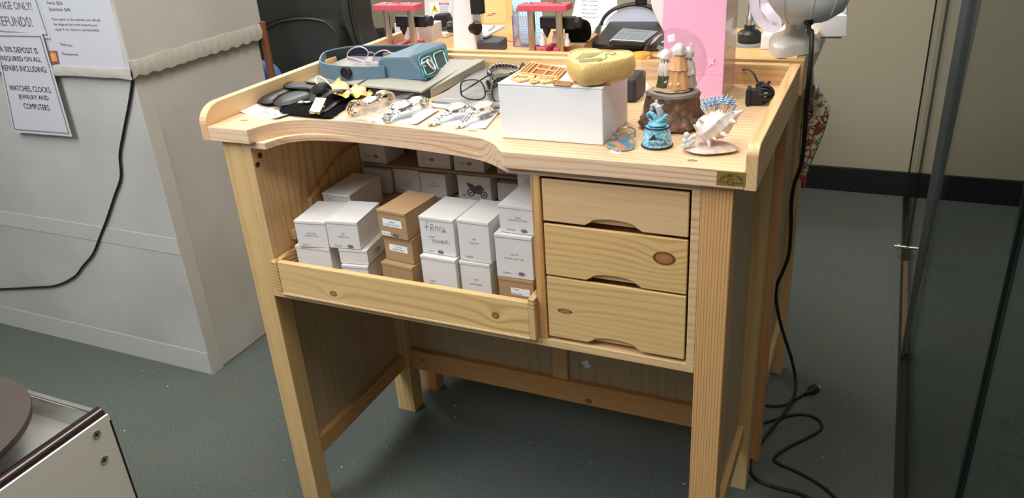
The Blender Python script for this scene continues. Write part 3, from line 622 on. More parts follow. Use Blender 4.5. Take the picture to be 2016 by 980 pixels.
# ---- watches
DIALW=mat('white_watch_dial',(.80,.76,.66),.3); DIALG=mat('grey_watch_dial',(.20,.20,.19),.3,var=.2,scale=900); DIALC=mat('champagne_dial',(.80,.68,.55),.3)
def watch(label,cpx,ang,R,th,zc,front,back,lw,dial,case=STEEL,mid=None,tilt=0,bez=None,taper=.8):
    c=Z(*cpx,H+zc); r=thing('wristwatch',(c.x,c.y,H),label,'watch',group=None)
    e1=V(math.cos(ang),math.sin(ang),0); e2=V(-e1.y,e1.x,0); n=(V(0,0,1)+e1*tilt).normalized(); c0=c-n*th
    MB().lathe([(R*.80,0),(R*.97,.0015),(R,th*.45),(R*.98,th*.8),(R*.93,th)],c0,n,36).build('watch_case',case,r,smooth=35)
    MB().lathe([(R*.76,th*.98),(R*.80,th*1.10),(R*.90,th*1.12),(R*.95,th*.95)],c0,n,36).build('bezel',bez or case,r,smooth=50)
    d=MB().lathe([(R*.78,th),(0,th*1.001)],c0,n,36).build('dial',dial,r)
    mk=MB(); u=e1-n*e1.dot(n); u.normalize(); v=n.cross(u); cc=c0+n*(th*1.02)
    for k in range(12):
        a=2*math.pi*k/12; q=u*math.cos(a)+v*math.sin(a); mk.obox(cc+q*R*.64,q,n.cross(q),n,R*.14,R*.035,.0002)
    for a,l in ((.9,.42),(2.6,.60)):
        q=u*math.cos(a)+v*math.sin(a); mk.obox(cc+q*R*l*.5,q,n.cross(q),n,R*l,R*.05,.0003)
    mk.build('hands_and_markers',INKG if dial is not DIALG else STEEL,r)
    MB().lathe([(0,0),(R*.13,.0002),(R*.13,R*.15),(0,R*.16)],c0+n*th*.5+e2*(-R*1.0),-e2,12).build('crown',case,r,smooth=40)
    def links(path,nm):
        pts=[c0+n*th*.4+e1*s*R*.95+V(0,0,0) for s in (path[0][0]/abs(path[0][0]),)]+[V(c.x,c.y,H)+e1*s+V(0,0,z)+e2*o for s,z,o in path]
        sp=spline(pts,8); L=0; out=[]; last=sp[0]; step=.0078
        mb=MB(); mm=MB(); acc=0; total=sum((b-a).length for a,b in zip(sp,sp[1:])); run=0
        for a,b in zip(sp,sp[1:]):
            seg=(b-a).length
            while acc<=seg and seg>0:
                p=a.lerp(b,acc/seg); t=(b-a).normalized(); w=lw*(1-(1-taper)*(run+acc)/total); nn=t.cross(e2).normalized()
                if nn.z<0: nn=-nn
                for k,(o,ww) in enumerate(((-.36,.26),(0,.40),(.36,.26))):
                    tgt=mm if (k==1 and mid) else mb
                    tgt.obox(p+e2*o*w+(nn*.0004 if k==1 else V(0,0,0))+t*(step*.5 if k==1 else 0),t,e2,nn,step*.88,ww*w*.95,.0042)
                acc+=step
            acc-=seg; run+=seg
        o=mb.build(nm,case,r,bevel=.0005)
        if mid: mm.build('centre_links',mid,o,bevel=.0005)
    links(front,'bracelet'); links(back,'bracelet'); return r
watch('steel bracelet watch with curled band beside the black velvet pouch',(728,196),1.30,.0165,.007,.020,[(-.022,.022,0),(-.038,.024,0),(-.050,.015,0),(-.046,.004,0),(-.030,.004,0)],[(.022,.022,0),(.038,.026,0),(.052,.018,0),(.052,.006,0),(.04,.004,0)],.021,STEELD,mid=GOLD,tilt=-.12)
watch('steel chronograph watch with grey dial on the white job ticket',(789,207),1.42,.0215,.010,.022,[(-.030,.015,0),(-.038,.009,0),(-.045,.004,0)],[(.032,.018,0),(.052,.022,0),(.066,.014,0),(.062,.004,0)],.026,DIALG,tilt=-.15)
watch('steel watch with pale dial, left of the pair beside the white box',(896,210),1.25,.0195,.010,.021,[(-.026,.014,0),(-.036,.010,.001),(-.047,.005,.003),(-.056,.0035,.004)],[(.028,.014,0),(.044,.012,-.004),(.062,.005,-.01)],.019,DIALW,bez=GOLDP,tilt=-.10,mid=STEELD)
watch('steel watch with champagne dial touching the white box',(949,207),1.32,.0195,.010,.024,[(-.026,.018,0),(-.038,.013,0),(-.052,.006,0),(-.062,.0035,.001)],[(.026,.018,0),(.040,.012,0),(.043,.005,0),(.02,.004,0),(-.01,.003,0)],.020,DIALC,bez=GOLDP,tilt=-.10,mid=STEEL)
def strapwatch():
    c=Z(626,205,H+.016); r=thing('dress_watch',(c.x,c.y,H+.009),'rectangular gold dress watch with black leather strap on the velvet pouch','watch')
    a,b,cc,d=Z(622,191,H+.026),Z(643,193,H+.026),Z(628,221,H+.014),Z(608,219,H+.014)
    u=(b-a).normalized(); v=(d-a).normalized(); n=v.cross(u).normalized()
    if n.z<0: n=-n
    cen=(a+b+cc+d)/4; W=(b-a).length; L=(d-a).length
    MB().obox(cen-n*.003,u,v,n,W,L,.006).build('watch_case',GOLDP,r,bevel=.0012)
    MB().obox(cen+n*.0004,u,v,n,W*.66,L*.62,.0006).build('dial',DIALC,r)
    mk=MB()
    for i in (-1,1):
        for k in range(5): mk.obox(cen+n*.0009+u*i*W*.27+v*(k-2)*L*.12,u,v,n,W*.08,L*.012,.0003)
    mk.obox(cen+n*.001+v*-.003,v,u,n,.008,.0006,.0003).obox(cen+n*.001+u*.002,u,v,n,.005,.0006,.0003); mk.build('hands_and_markers',INKG,r)
    MB().lathe([(.0016,0),(.0016,.002),(0,.0022)],cen+u*W/2-n*.003,u,12).build('crown',GOLDP,r,smooth=40)
    ST=mat('black_strap_leather',(.02,.02,.021),.38,bump=.3,bscale=700)
    MB().tube(spline([a.lerp(b,.5)-n*.002,Z(648,183,H+.032),Z(664,178,H+.034),Z(680,177,H+.030),Z(690,181,H+.020)],6),.0065,12,flat=.22,up=(0,-.3,1)).build('strap',ST,r,smooth=60)
    MB().tube(spline([cc.lerp(d,.5)-n*.003,Z(640,217,H+.010),Z(658,205,H+.0105),Z(675,196,H+.0105),Z(694,191,H+.011)],6),.0065,12,flat=.22,up=(0,-.3,1)).build('strap',ST,r,smooth=60)
    MB().tube(spline([Z(684,176,H+.028),Z(690,180,H+.028),Z(696,186,H+.020),Z(690,189,H+.014)],5),.0009,6).build('buckle',GOLDP,r,smooth=60)
strapwatch()
tag(MB().tube(spline([Z(614,200,H+.010),Z(616,184,H+.024),Z(622,176,H+.033),Z(632,172,H+.038),Z(645,172,H+.036),Z(655,178,H+.024),Z(658,188,H+.012)],6),.0085,12,flat=.16,up=(0,-1,.2)).build('watch_strap',mat('ribbed_black_band',(.05,.05,.052),.35,.4,bump=.6,bscale=500),smooth=60),
    'black ribbed watch band arched over the velvet pouch','watch strap')
tag(MB().tube(spline(zz([(586,203),(594,201),(604,202),(612,201)],H+.012),4),[.0012,.002,.0025,.003,.003,.003,.003,.003,.003,.003,.0028,.0025,.002],8).lathe([(.0028,-.001),(.0028,.001)],Z(592,204,H+.0105),(0,1,0),10).build('jewellery_clasp',GOLDP,smooth=60),
    'tiny gold clasp lying on the velvet pouch left of the dress watch','clasp')
def zipbag():
    r=thing('zip_bag',tuple(Z(740,215,H)),'clear plastic zip bag between the steel watches','plastic bag')
    mb=MB(); L=[(652,233),(680,224),(712,206),(745,196),(800,178)]; R_=[(722,243),(745,237),(765,222),(790,206),(832,184)]
    rows=[]
    for k in range(25):
        f=k/24*4; i=min(3,int(f)); t=f-i
        a=Vector(L[i]).lerp(Vector(L[i+1]),t); b=Vector(R_[i]).lerp(Vector(R_[i+1]),t); row=[]
        for j in range(11):
            q=a.lerp(b,j/10); row.append(mb.b.verts.new(Z(q.x,q.y,H+.004+.003*math.sin(k*1.3+j)*math.sin(j*.9)+.010*math.sin(math.pi*j/10)*(k/24))))
        rows.append(row)
    for A,B in zip(rows,rows[1:]):
        for j in range(10): mb.b.faces.new([A[j],A[j+1],B[j+1],B[j]])
    mb.build('bag_film',PLASTIC,r,smooth=80)
    MB().tube(zz([(658,230),(690,235.5),(723,238.5)],H+.003),.0006,6).build('zip_seal',mat('green_zip_seal',(.35,.55,.42),.4),r)
zipbag()
# ---- grey folding display case, visor on top
GREY=mat('grey_case_cloth',srgb(158,155,146),.7,var=.04,scale=80); GREYL=mat('light_grey_trim',srgb(180,180,178),.45); CHAR=mat('charcoal_case',srgb(46,46,50),.55)
def case1():
    r=thing('display_case',tuple(Z(720,150,H)),'grey folding jewellery display case lying open under the blue magnifier visor','display case')
    yb_=Z(831,190,H).y; f0,f1,b1,b0=Y(829,172,yb_),Y(849,175,yb_-.002),Y(954,117,.455),Y(937,115,.460)
    dn=V(0,0,-.0175)
    MB().hexa([f0+dn,f1+dn,b1+dn,b0+dn,f0,f1,b1,b0]).build('side_rail',GREY,r,bevel=.001)
    e=V(0,-.0015,0); MB().hexa([f0+dn+e,f1+dn+e,f1+dn,f0+dn,f0+e,f1+e,f1,f0]).build('rail_end_cap',GREYL,r,bevel=.0004)
    yc_=Z(765,196,H).y; a,b=Y(706,167,yc_),Y(831,179,yc_); c,d=Y(934,118,.455),Y(800,112,.455)
    lo=V(0,0,-.004); MB().hexa([a+lo,b+lo,c+lo,d+lo,a,b,c,d]).build('tray_leaf',GREY,r,bevel=.0008)
    lo2=V(0,0,-.0185); o=V(0,.006,0); MB().hexa([a+lo2+o,b+lo2+o,c+lo2,d+lo2,a+lo+o,b+lo+o,c+lo,d+lo]).build('tray_body',CHAR,r)
    a,b,c,d=Y(571,157,.315),Y(702,165,yc_+.004),Y(800,112,.455),Y(690,110,.435)
    MB().hexa([a+lo,b+lo,c+lo,d+lo,a,b,c,d]).build('lid_leaf',GREY,r,bevel=.0008)
    MB().hexa([a+lo2+o,b+lo2+o,c+lo2,d+lo2,a+lo+o,b+lo+o,c+lo,d+lo]).build('lid_body',CHAR,r)
    MB().obox(Y(693,167,.312)+V(0,0,-.004),(1,0,0),(0,1,0),(0,0,1),.026,.010,.010).build('hinge_block',GREYL,r,bevel=.001)
case1()
def visor():
    r=thing('magnifier_visor',tuple(Z(740,140,.957)),'blue head-worn magnifier visor with clear lens plate, resting on the grey case','magnifier visor')
    BL=mat('slate_blue_plastic',srgb(94,120,136),.5,bump=.15,bscale=400); TEAL=mat('teal_lens_frame',srgb(40,120,128),.35); INN=mat('visor_lining',(.02,.035,.04),.8)
    zt=.990; zb=.959
    top=[Z(a,b,zt) for a,b in ((629,120),(632,110),(640,102),(660,96),(690,91),(720,89),(760,88),(800,88),(850,86))]
    # outer band: front run and rear run as a loop open to the hood
    fr=[Z(a,b,zt) for a,b in ((629,120),(640,125),(665,129),(700,131),(735,130.5),(756,129.5))]
    def band(line,th,nm,m,zlo=zb,zhi=None):
        sp=spline(line,4); mb=MB(); A=[]
        for i,q in enumerate(sp):
            t=(sp[min(i+1,len(sp)-1)]-sp[max(i-1,0)]).normalized(); nn=V(-t.y,t.x,0).normalized()*th/2
            A.append([mb.b.verts.new(p) for p in (V(q.x,q.y,zlo)-nn,V(q.x,q.y,zlo)+nn,V(q.x,q.y,q.z)+nn,V(q.x,q.y,q.z)-nn)])
        for P,Q in zip(A,A[1:]):
            for j in range(4): mb.b.faces.new([P[j],P[(j+1)%4],Q[(j+1)%4],Q[j]])
        mb.b.faces.new(A[0][::-1]); mb.b.faces.new(A[-1]); return mb.build(nm,m,r,smooth=50)
    band(fr,.0035,'headband',BL); band(top,.0035,'headband',BL)
    ins=[q+V(0,-.006,-.002) for q in top[2:]]; band(ins,.004,'band_lining',INN)
    # hood
    yf,yb=.292,.445
    A0=Y(746,130,yf); A1=Y(746,113,yf); B1=Y(806,111,yf); B0=Y(842,157,yf)
    A2=Y(746,155,yf)
    F=[Y(745,155,yf),Y(842,157,yf),Y(806,111,yf),Y(752,112,yf),Y(745,118,yf)]
    Bk=[Y(822,128,yb),Y(891,131,yb),Y(878,84,yb),Y(826,83,yb),Y(821,89,yb)]
    _n=(Bk[1]-F[1]).cross(F[2]-F[1]).normalized(); _d=ray(878,84); Bk[2]=CAM+_d*((F[1]-CAM).dot(_n)/_d.dot(_n))
    mb=MB(); N=5; a=[mb.b.verts.new(p) for p in F]; b=[mb.b.verts.new(p) for p in Bk]
    for i in (1,2,3): mb.b.faces.new([a[i],b[i],b[(i+1)%N],a[(i+1)%N]])
    mb.b.faces.new(a); mb.b.faces.new(b[::-1])
    mb.build('hood',BL,r,bevel=.004,seg=3)
    u=(Bk[1]-F[1]).normalized(); v=(F[2]-F[1]).normalized(); n=u.cross(v).normalized()
    if n.x<0: n=-n
    def face(px,py,off=0):
        d=ray(px,py); q0=F[1]+n*off; return CAM+d*((q0-CAM).dot(n)/d.dot(n))
    def quad(c4,k=6):
        P=[face(*c_,.0028) for c_ in c4]; c=sum(P,V(0,0,0))/4; out=[]
        for i in range(4):
            a,b,c2=P[i-1],P[i],P[(i+1)%4]; p0=b.lerp(a,.22); p1=b.lerp(c2,.22)
            for t_ in range(k+1):
                f_=t_/k; out.append(p0.lerp(b,f_).lerp(b.lerp(p1,f_),f_))
        return out
    fr4=((822,113),(873,93),(888,134),(837,156))
    MB().prism([q-n*.0012 for q in quad(fr4)],n*.0016).build('lens_plate',mat('dark_visor_opening',(.03,.09,.10),.4),r)
    MB().tube(quad(fr4),.0019,8,closed=True).build('lens_frame',TEAL,r,smooth=60)
    RM=mat('clear_teal_rim',(.42,.66,.66),.2)
    for c4 in (((828,119),(846,110),(857,141),(839,150)),((852,107),(871,99),(881,130),(862,139))):
        pts=quad(c4); MB().tube([q+n*.001 for q in pts],.0014,8,closed=True).build('lens_rim',RM,r,smooth=60)
        MB().prism([q+n*.0004 for q in pts],n*.001).build('magnifier_lens',LENS,r)
    lc=face(849,127,.010); w_=n.cross(u).normalized()
    MB().tube([lc+u*.0095*math.cos(a)+w_*.0115*math.sin(a) for a in [2*math.pi*k/28 for k in range(28)]],.0020,8,closed=True).tube([face(838,130,.010),face(828,127,.009),face(837,122,.010)],.0018,8).build('loupe_ring',mat('clear_acrylic_rim',(.75,.77,.76),.1),r,smooth=60)
    MB().lathe([(.0092,0),(.0092,.001),(0,.0014)],lc,n,24,sy=1.2).build('loupe_lens',LENS,r)
    k=Z(683,142,.972); k=Y(683,142,fr[3].y-.002)
    MB().lathe([(.0125,0),(.0125,.006),(.011,.008),(.008,.008),(.0075,.006),(.004,.006),(.0035,.008),(0,.008)],k,(0,-1,0),24).build('tension_knob',BLKM,r,smooth=40)
visor()
def spectacles():
    yp=.375; r=thing('eyeglasses',tuple(Y(715,122,yp)),'pale lavender framed eyeglasses resting inside the blue visor','eyeglasses')
    FR=mat('lavender_frame',srgb(205,190,205),.25,.1)
    l1=spline(yy([(684,113),(685,104),(693,96),(706,92),(718,95),(725,103),(722,113),(712,121),(700,123),(688,120)],yp),4,True)
    l2=spline([Y(a,b,yp+.02) for a,b in ((735,121),(736,110),(745,102),(757,99),(768,103),(772,110),(766,118),(750,122))],4,True)
    MB().tube(l1,.0013,8,closed=True).tube(l2,.0013,8,closed=True).tube(spline([Y(725,104,yp),Y(731,103,yp+.01),Y(737,106,yp+.02)],4),.0015,8).build('frame',FR,r,smooth=60)
    for l in (l1,l2): MB().prism(l,V(0,.0012,0)).build('tinted_lens',LENSV,r)
    MB().tube(spline([Y(684,112,yp),Y(700,116,yp-.02),Y(720,122,yp-.03)],4),.0017,8).tube(spline([Y(722,122,yp+.02),Y(740,124,yp+.0),Y(760,127,yp-.01)],4),.0015,8).build('temple',FR,r,smooth=60)
spectacles()
# ---- second grey case with glasses, beads
def case2():
    r=thing('display_case',(.46,.33,H),'flat grey display case with white edge, left of the white box','display case')
    fl=Z(848,197,H+.0135); z1=H+.0135
    P=[Z(849,198,z1),Z(1010,212,z1),Z(1060,150,z1),Z(957,128,z1)]
    lo=V(0,0,-.0045); MB().hexa([p+lo for p in P]+P).build('case_lid',mat('grey_case_lid',srgb(135,132,126),.5,var=.05,scale=60),r,bevel=.0008)
    c=sum(P,V(0,0,0))/4; Q=[c+(p-c)*1.012 for p in P]
    for q in Q: q.z=H+.001
    Q2=[V(q.x,q.y,z1-.0047) for q in Q]
    MB().hexa(Q+Q2).build('case_base',WHT,r,bevel=.0012)
    MB().obox(Z(901,195,z1)+V(0,0,.0002),(1,.03,0),(-.03,1,0),(0,0,1),.062,.002,.0006).build('trim_strip',mat('pink_trim',(.75,.55,.48),.4),r)
case2()
ZC=H+.0135
def blackglasses():
    y0=Z(935,196,ZC+.001).y; r=thing('eyeglasses',tuple(Z(930,196,ZC)),'black framed reading glasses standing on the flat grey case','eyeglasses')
    l=spline(yy([(909,162),(923,157),(941,158),(950,165),(955,180),(953,192),(939,196),(921,194),(909,187),(907,175)],y0),4,True)
    l2=spline(yy([(972,166),(985,163),(1000,165),(1004,180),(1000,196),(985,200),(973,197),(969,183)],y0),4,True)
    MB().tube(l,.0014,8,closed=True).tube(l2,.0014,8,closed=True).tube(spline(yy([(954,182),(961,178),(969,182)],y0),4),.0014,8).build('frame',BLK,r,smooth=60)
    for q in (l,l2): MB().prism(q,V(0,.001,0)).build('lens',LENS,r)
    MB().tube(spline([Y(908,181,y0),Z(930,168,ZC+.020),Z(955,152,ZC+.020),Z(968,143,ZC+.018),Z(975,130,ZC+.014),Z(978,128,ZC+.006)],4),.0016,8).build('temple',BLK,r,smooth=60)
    MB().tube(spline([Y(1003,180,y0),Z(1012,150,ZC+.018),Z(1020,138,ZC+.016),Z(1029,126,ZC+.010)],4),[.0013]*10+[.0022,.003,.0032],8).build('temple',BLK,r,smooth=60)
blackglasses()
def sung():
    r=thing('sunglasses',tuple(Z(975,160,ZC)),'glossy black wraparound sunglasses behind the reading glasses','sunglasses')
    G=mat('glossy_dark_lens',(.012,.016,.012),.08,coat=1)
    MB().pillow(spline(zz([(972,149),(985,145),(1003,147),(1010,151),(998,155),(984,158),(975,161),(968,168),(962,160)],ZC+.011),3,True),(0,-.5,.9),.012).build('dark_lens',G,r,smooth=80)
    MB().pillow(spline(zz([(955,160),(965,157),(973,165),(972,176),(970,187),(963,184),(958,174)],ZC+.012),3,True),(0,-.5,.9),.010).build('dark_lens',G,r,smooth=80)
    MB().tube(spline([Z(968,164,ZC+.014),Z(966,154,ZC+.010),Z(972,147,ZC+.008)],4),.0018,8).build('nose_bridge',BLK,r,smooth=60)
sung()
def beads():
    pts=spline(zz([(962,145),(964,137),(972,131),(984,129),(997,129),(1010,131),(1020,134),(1022,139),(1014,143),(1000,147),(985,148),(970,148)],ZC+.006),6,True)
    r=thing('bead_bracelet',tuple(sum(pts,V(0,0,0))/len(pts)-V(0,0,.005)),'black and silver bead bracelet behind the sunglasses','bracelet')
    a=MB(); b=MB(); acc=0; last=pts[0]; k=0
    for i,p in enumerate(pts):
        if (p-last).length>.0068 or i==0:
            last=p; k+=1
            a.ell(p,.0034,n=10,m=6); b.tube([p+V(.0042*math.cos(t),0,.0042*math.sin(t)) for t in [2*math.pi*j/12 for j in range(12)]],.0007,5,closed=True)
    a.build('beads',BLK,r,smooth=80); b.build('silver_rings',STEEL,r,smooth=80)
beads()
# ---- white box, heart box, wooden bits
def wbox():
    r=thing('gift_box',(.674,.125,H),'plain white gift box standing in the middle of the bench','box')
    x0,x1,y0,y1,z1=.588,.7605,.061,.190,1.0275
    MB().box((x0,y0,H+.0005),(x1,y1,z1-.003)).build('box_body',mat('bright_white_card',(.86,.87,.89),.45),r,bevel=.0018,seg=3)
    MB().box((x0-.0004,y0-.0005,z1-.0032),(x1+.0008,y1+.001,z1)).build('box_lid',mat('bright_white_card_lid',(.84,.83,.80),.45),r,bevel=.0010)
wbox()
ZB=1.0278
def heart():
    r=thing('heart_box',tuple(Z(1180,130,ZB)),'gold heart-shaped trinket box on top of the white gift box','trinket box')
    G=mat('antique_gold_paint',srgb(226,192,122),.42,.08,var=.15,scale=70,bump=.4,bscale=250)
    o=spline(zz([(1144,126),(1128,120),(1118,112),(1120,102),(1134,96.5),(1161,94.5),(1178,97),(1189,101.5),(1214,98.5),(1238,99.5),(1248,104.5),(1243,111),(1222,117),(1201,121),(1170,125)],ZB+.036),4,True)
    c=sum(o,V(0,0,0))/len(o)
    mb=MB(); R_=[]
    for sc,dz in ((.93,0),(.97,.0006),(1,-.001),(1.045,-.010),(1.05,-.020),(.98,-.030),(.84,-.0355)):
        R_.append([mb.b.verts.new(V(c.x+(q.x-c.x)*sc,c.y+(q.y-c.y)*sc,c.z+dz)) for q in o])
    N=len(o)
    for A,B in zip(R_,R_[1:]):
        for j in range(N): mb.b.faces.new([A[j],A[(j+1)%N],B[(j+1)%N],B[j]])
    mb.b.faces.new(R_[-1][::-1]); mb.build('box_body',G,r,smooth=70)
    MB().prism([V(c.x+(q.x-c.x)*.935,c.y+(q.y-c.y)*.935,c.z-.0012) for q in o],V(0,0,.0006)).build('heart_lid',mat('greenish_gold_lid',srgb(206,198,138),.35,.08,var=.1,scale=120,bump=.3,bscale=300),r)
    mb=MB()
    for k in range(7):
        a=Z(1133+k*5,117-k*.6,c.z); b=Z(1150+k*6,104-k*.2,c.z); mb.tube([a,b],.0003,5)
    for k in range(5): 
        a=Z(1140,118+k*1.4,c.z); b=Z(1185,114+k*1.2,c.z); mb.tube([a,a.lerp(b,.5)+V(.001,0,0),b],.00025,5)
    mb.tube(spline(zz([(1178,121),(1188,117),(1195,112),(1192,108),(1199,105),(1205,108),(1212,105),(1208,103)],c.z),4),.0004,5)
    mb.build('engraved_lines',mat('engraving_dark',(.16,.12,.05),.5,.3),r)
heart()
WL=mat('laser_cut_wood',srgb(214,170,118),.55,var=.08,scale=90); WBR=mat('burnt_wood',srgb(150,92,48),.6)
def trinkets():
    r=thing('wooden_lattice',tuple(Z(1065,140,ZB)),'small laser-cut wooden lattice frame on the white gift box','wooden ornament')
    P=zz([(1022,143),(1098,153),(1115,135),(1044,123)],ZB+.004); a,b,c,d=P
    mb=MB(); bi=lambda u,v:(a.lerp(b,u)).lerp(d.lerp(c,u),v)
    MB().hexa([q-V(0,0,.003) for q in P]+[q-V(0,0,.0012) for q in P]).build('back_plate',WBR,r)
    def bar(u0,v0,u1,v1): mb.tube([bi(u0,v0),bi(u1,v1)],.0018,6)
    for v in (0,1): bar(0,v,1,v)
    for u in (0,.08,.16,.30,.62,.84,.92,1): bar(u,0,u,1)
    bar(.30,.55,.84,.55); mb.build('lattice',WL,r)
    for i,(px,nm) in enumerate(((1029,'wooden heart tag engraved Joe at the front left of the gift box'),(1077,'wooden heart tag with burnt lettering beside the small gold tag'))):
        py=153+i*3; q=thing('heart_tag',tuple(Z(px,py,ZB)),nm,'wooden tag')
        z=ZB+.0032 if i==0 else ZB+.0032
        o=spline(zz([(px-24,py-1),(px-20,py-6),(px-10,py-9.5),(px+4,py-8),(px+15,py-8.5),(px+23,py-5),(px+22,py-.5),(px+10,py+3),(px-6,py+6.5),(px-14,py+4)],z),3,True)
        MB().prism(o,V(0,0,-.003)).build('tag_body',WL,q,bevel=.0004)
        ptxt('engraved_text','Joe' if i==0 else 'Ann & Joe',(px-16,py-2),(px+10,py-1),5.5,('z',z),WBR,q,(0,0,1))
    q=thing('round_tag',tuple(Z(1051,159,ZB)),'tiny round wooden tag between the two wooden hearts','wooden tag')
    o=[Z(1051+9*math.cos(t),158+4*math.sin(t),ZB+.0035) for t in [2*math.pi*k/20 for k in range(20)]]
    MB().prism(o,V(0,0,-.003)).build('tag_body',WL,q,bevel=.0003)
    MB().tube(zz([(1046,158),(1056,158.5)],ZB+.0038),.0004,5).build('burnt_line',WBR,q)
    q=thing('gold_luggage_tag',tuple(Z(1107,163,ZB)),'small gold tag with chain lying at the front edge of the gift box','metal tag')
    MB().prism(zz([(1087,162),(1092,158),(1122,160),(1128,163),(1122,168),(1090,166)],ZB+.002),V(0,0,-.0016)).build('tag_plate',mat('copper_gold',srgb(190,140,90),.3,.7),q,bevel=.0003)
    MB().tube(spline(zz([(1089,164),(1087,156),(1093,152),(1099,155),(1099,161)],ZB+.004),4),.0007,6).build('tag_chain',GOLD,q,smooth=60)
    q=tag(MB().tube([Z(1129,162,ZB+.0016),Z(1172,163.5,ZB+.0016),Z(1190,167,ZB+.0016)],.0011,8).obox(Z(1188,166.5,ZB+.0016),(1,.1,0),(-.1,1,0),(0,0,1),.022,.003,.002).build('wooden_pick',WBR,smooth=50),'thin wooden pick in front of the heart box','pick')
trinkets()
# ---- dark case and orange item behind the white box
tag(MB().box((.664,.300,H+.0005),(.742,.372,H+.044),Matrix.Translation(V(.70,.336,0))@Matrix.Rotation(.0,4,'Z')@Matrix.Translation(V(-.70,-.336,0))).build('ring_case',CHAR,bevel=.006,seg=3),'dark grey ring case behind the white gift box','case')
tag(MB().lathe([(.0,0),(.019,0),(.021,.02),(.0215,.043),(.019,.046),(.0,.046)],Z(1262,150,H+.0005),n=24).build('orange_jar',mat('orange_yellow_plastic',srgb(232,160,40),.35),smooth=45),'small orange jar behind the large snow globe','jar')
# ---- large snow globe
def globe():
    c=V(.836,.19,1.039); R=.0512; r=thing('snow_globe',(c.x,c.y,H),'large snow globe with three robed figures on a carved stone base','snow globe')
    STN=None
    m,t,p=nt('carved_stone_base'); g=t.nodes.new('ShaderNodeNewGeometry'); v=t.nodes.new('ShaderNodeTexVoronoi'); v.inputs['Scale'].default_value=75; t.links.new(g.outputs['Position'],v.inputs['Vector'])
    n=t.nodes.new('ShaderNodeTexNoise'); n.inputs['Scale'].default_value=60; n.inputs['Detail'].default_value=5; t.links.new(g.outputs['Position'],n.inputs['Vector'])
    col=ramp(t,n.outputs['Fac'],[(.3,(.07,.045,.028)),(.48,(.22,.14,.08)),(.6,(.26,.09,.06)),(.75,(.48,.36,.21))]); col=mix(t,ramp(t,v.outputs['Distance'],[(.0,(0,)*3),(.6,(.6,)*3)]),col,(.03,.02,.013))
    t.links.new(col,p.inputs['Base Color']); p.inputs['Roughness'].default_value=.55
    b=t.nodes.new('ShaderNodeBump'); b.inputs['Strength'].default_value=1; b.inputs['Distance'].default_value=.003; t.links.new(v.outputs['Distance'],b.inputs['Height']); t.links.new(b.outputs[0],p.inputs['Normal'])
    STN=m
    wob=lambda a,h:1+.05*math.sin(a*5+h*90)+.04*math.sin(a*11-h*140)
    MB().lathe([(0,0),(.050,0),(.054,.004),(.055,.010),(.050,.015),(.046,.022),(.043,.034),(.042,.046),(.043,.052),(.032,.053),(0,.050)],(c.x,c.y,H+.0005),n=56,wob=wob).build('stone_base',STN,r,smooth=60)
    MB().lathe([(.036,.0515),(.040,.0525),(.0395,.057),(.034,.058)],(c.x,c.y,H),n=40).build('rim',mat('grey_rim',(.30,.28,.26),.4),r,smooth=60)
    for (px,py,s) in ((1282,226,.011),(1360,232,.012),(1300,238,.011),(1345,245,.013),(1325,248,.010),(1285,240,.010)):
        q=Y(px,py,.15); MB().ell((q.x,c.y-.042+abs(q.x-c.x)*.35,H+.012),s,s*.7,s*.85,10,7,Matrix.Rotation(px,3,'Y')).build('rock',STN,r,smooth=60)
    MB().ell(c,R,n=48,m=28).build('glass_dome',DOME,r,smooth=180)
    MB().lathe([(0,0),(.026,.0),(.031,.004),(.026,.007),(0,.008)],(c.x,c.y,H+.0565),n=30,wob=lambda a,h:1+.05*math.sin(a*7)).build('inner_ground',mat('sandy_ground',(.52,.38,.22),.7,var=.3,scale=200),r,smooth=60)
    WR=mat('cream_cloth_paint',(.82,.78,.70),.5); OR=mat('orange_robe_paint',srgb(232,176,120),.5); GR=mat('green_robe_paint',srgb(84,98,56),.5); GY_=mat('grey_robe_paint',(.40,.37,.38),.5)
    fold=lambda k:(lambda a,h:1+.10*math.sin(a*k))
    def fig(px,py,yo,robe,head,cape,h=.052,w=.012,lean=0):
        b0=V(Y(px,py,c.y+yo).x,c.y+yo,H+.0635)
        f=MB().lathe([(0,0),(w*1.25,0),(w*1.05,h*.2),(w*.85,h*.45),(w*.62,h*.66),(w*.62,h*.72),(w*.3,h*.80),(0,h*.82)],b0,n=28,wob=fold(7)).build('figurine_robe',robe,r,smooth=60)
        MB().lathe([(w*1.08,h*.34 if cape is WR else h*.45),(w*1.0,h*.48),(w*.80,h*.64),(w*.48,h*.77),(w*.2,h*.83)],b0,n=28,wob=fold(9)).build('shoulder_cape',cape,r,smooth=60)
        MB().ell(b0+V(0,0,h*.90),h*.105,n=14,m=9).build('figurine_head',mat('skin_paint',(.62,.40,.28),.5),r,smooth=90)
        MB().lathe([(h*.15,h*.80),(h*.15,h*.90),(h*.12,h*.99),(h*.05,h*1.05),(0,h*1.06)],b0,n=20,wob=fold(5)).build('headdress',head,r,smooth=60)
    fig(1335,165,-.008,OR,WR,OR,.066,.0145); fig(1309,165,-.004,GR,WR,WR,.056,.0110); fig(1353,160,.004,GY_,WR,WR,.058,.0115)
    mb=MB(); rnd=random.Random(4)
    for k in range(26):
        a=rnd.uniform(0,6.28); f=rnd.uniform(.3,.85)*R; z=rnd.uniform(-.6,.7)*R
        if f*f+z*z>(R*.9)**2: continue
        q=c+V(math.cos(a)*f,-abs(math.sin(a))*f,z); mb.obox(q,(rnd.random(),rnd.random(),.3),(0,rnd.random(),1),(1,0,0),.004,.0025,.0003)
    mb.build('glitter_flakes',mat('white_glitter',(.9,.9,.9),.2),r)
globe()
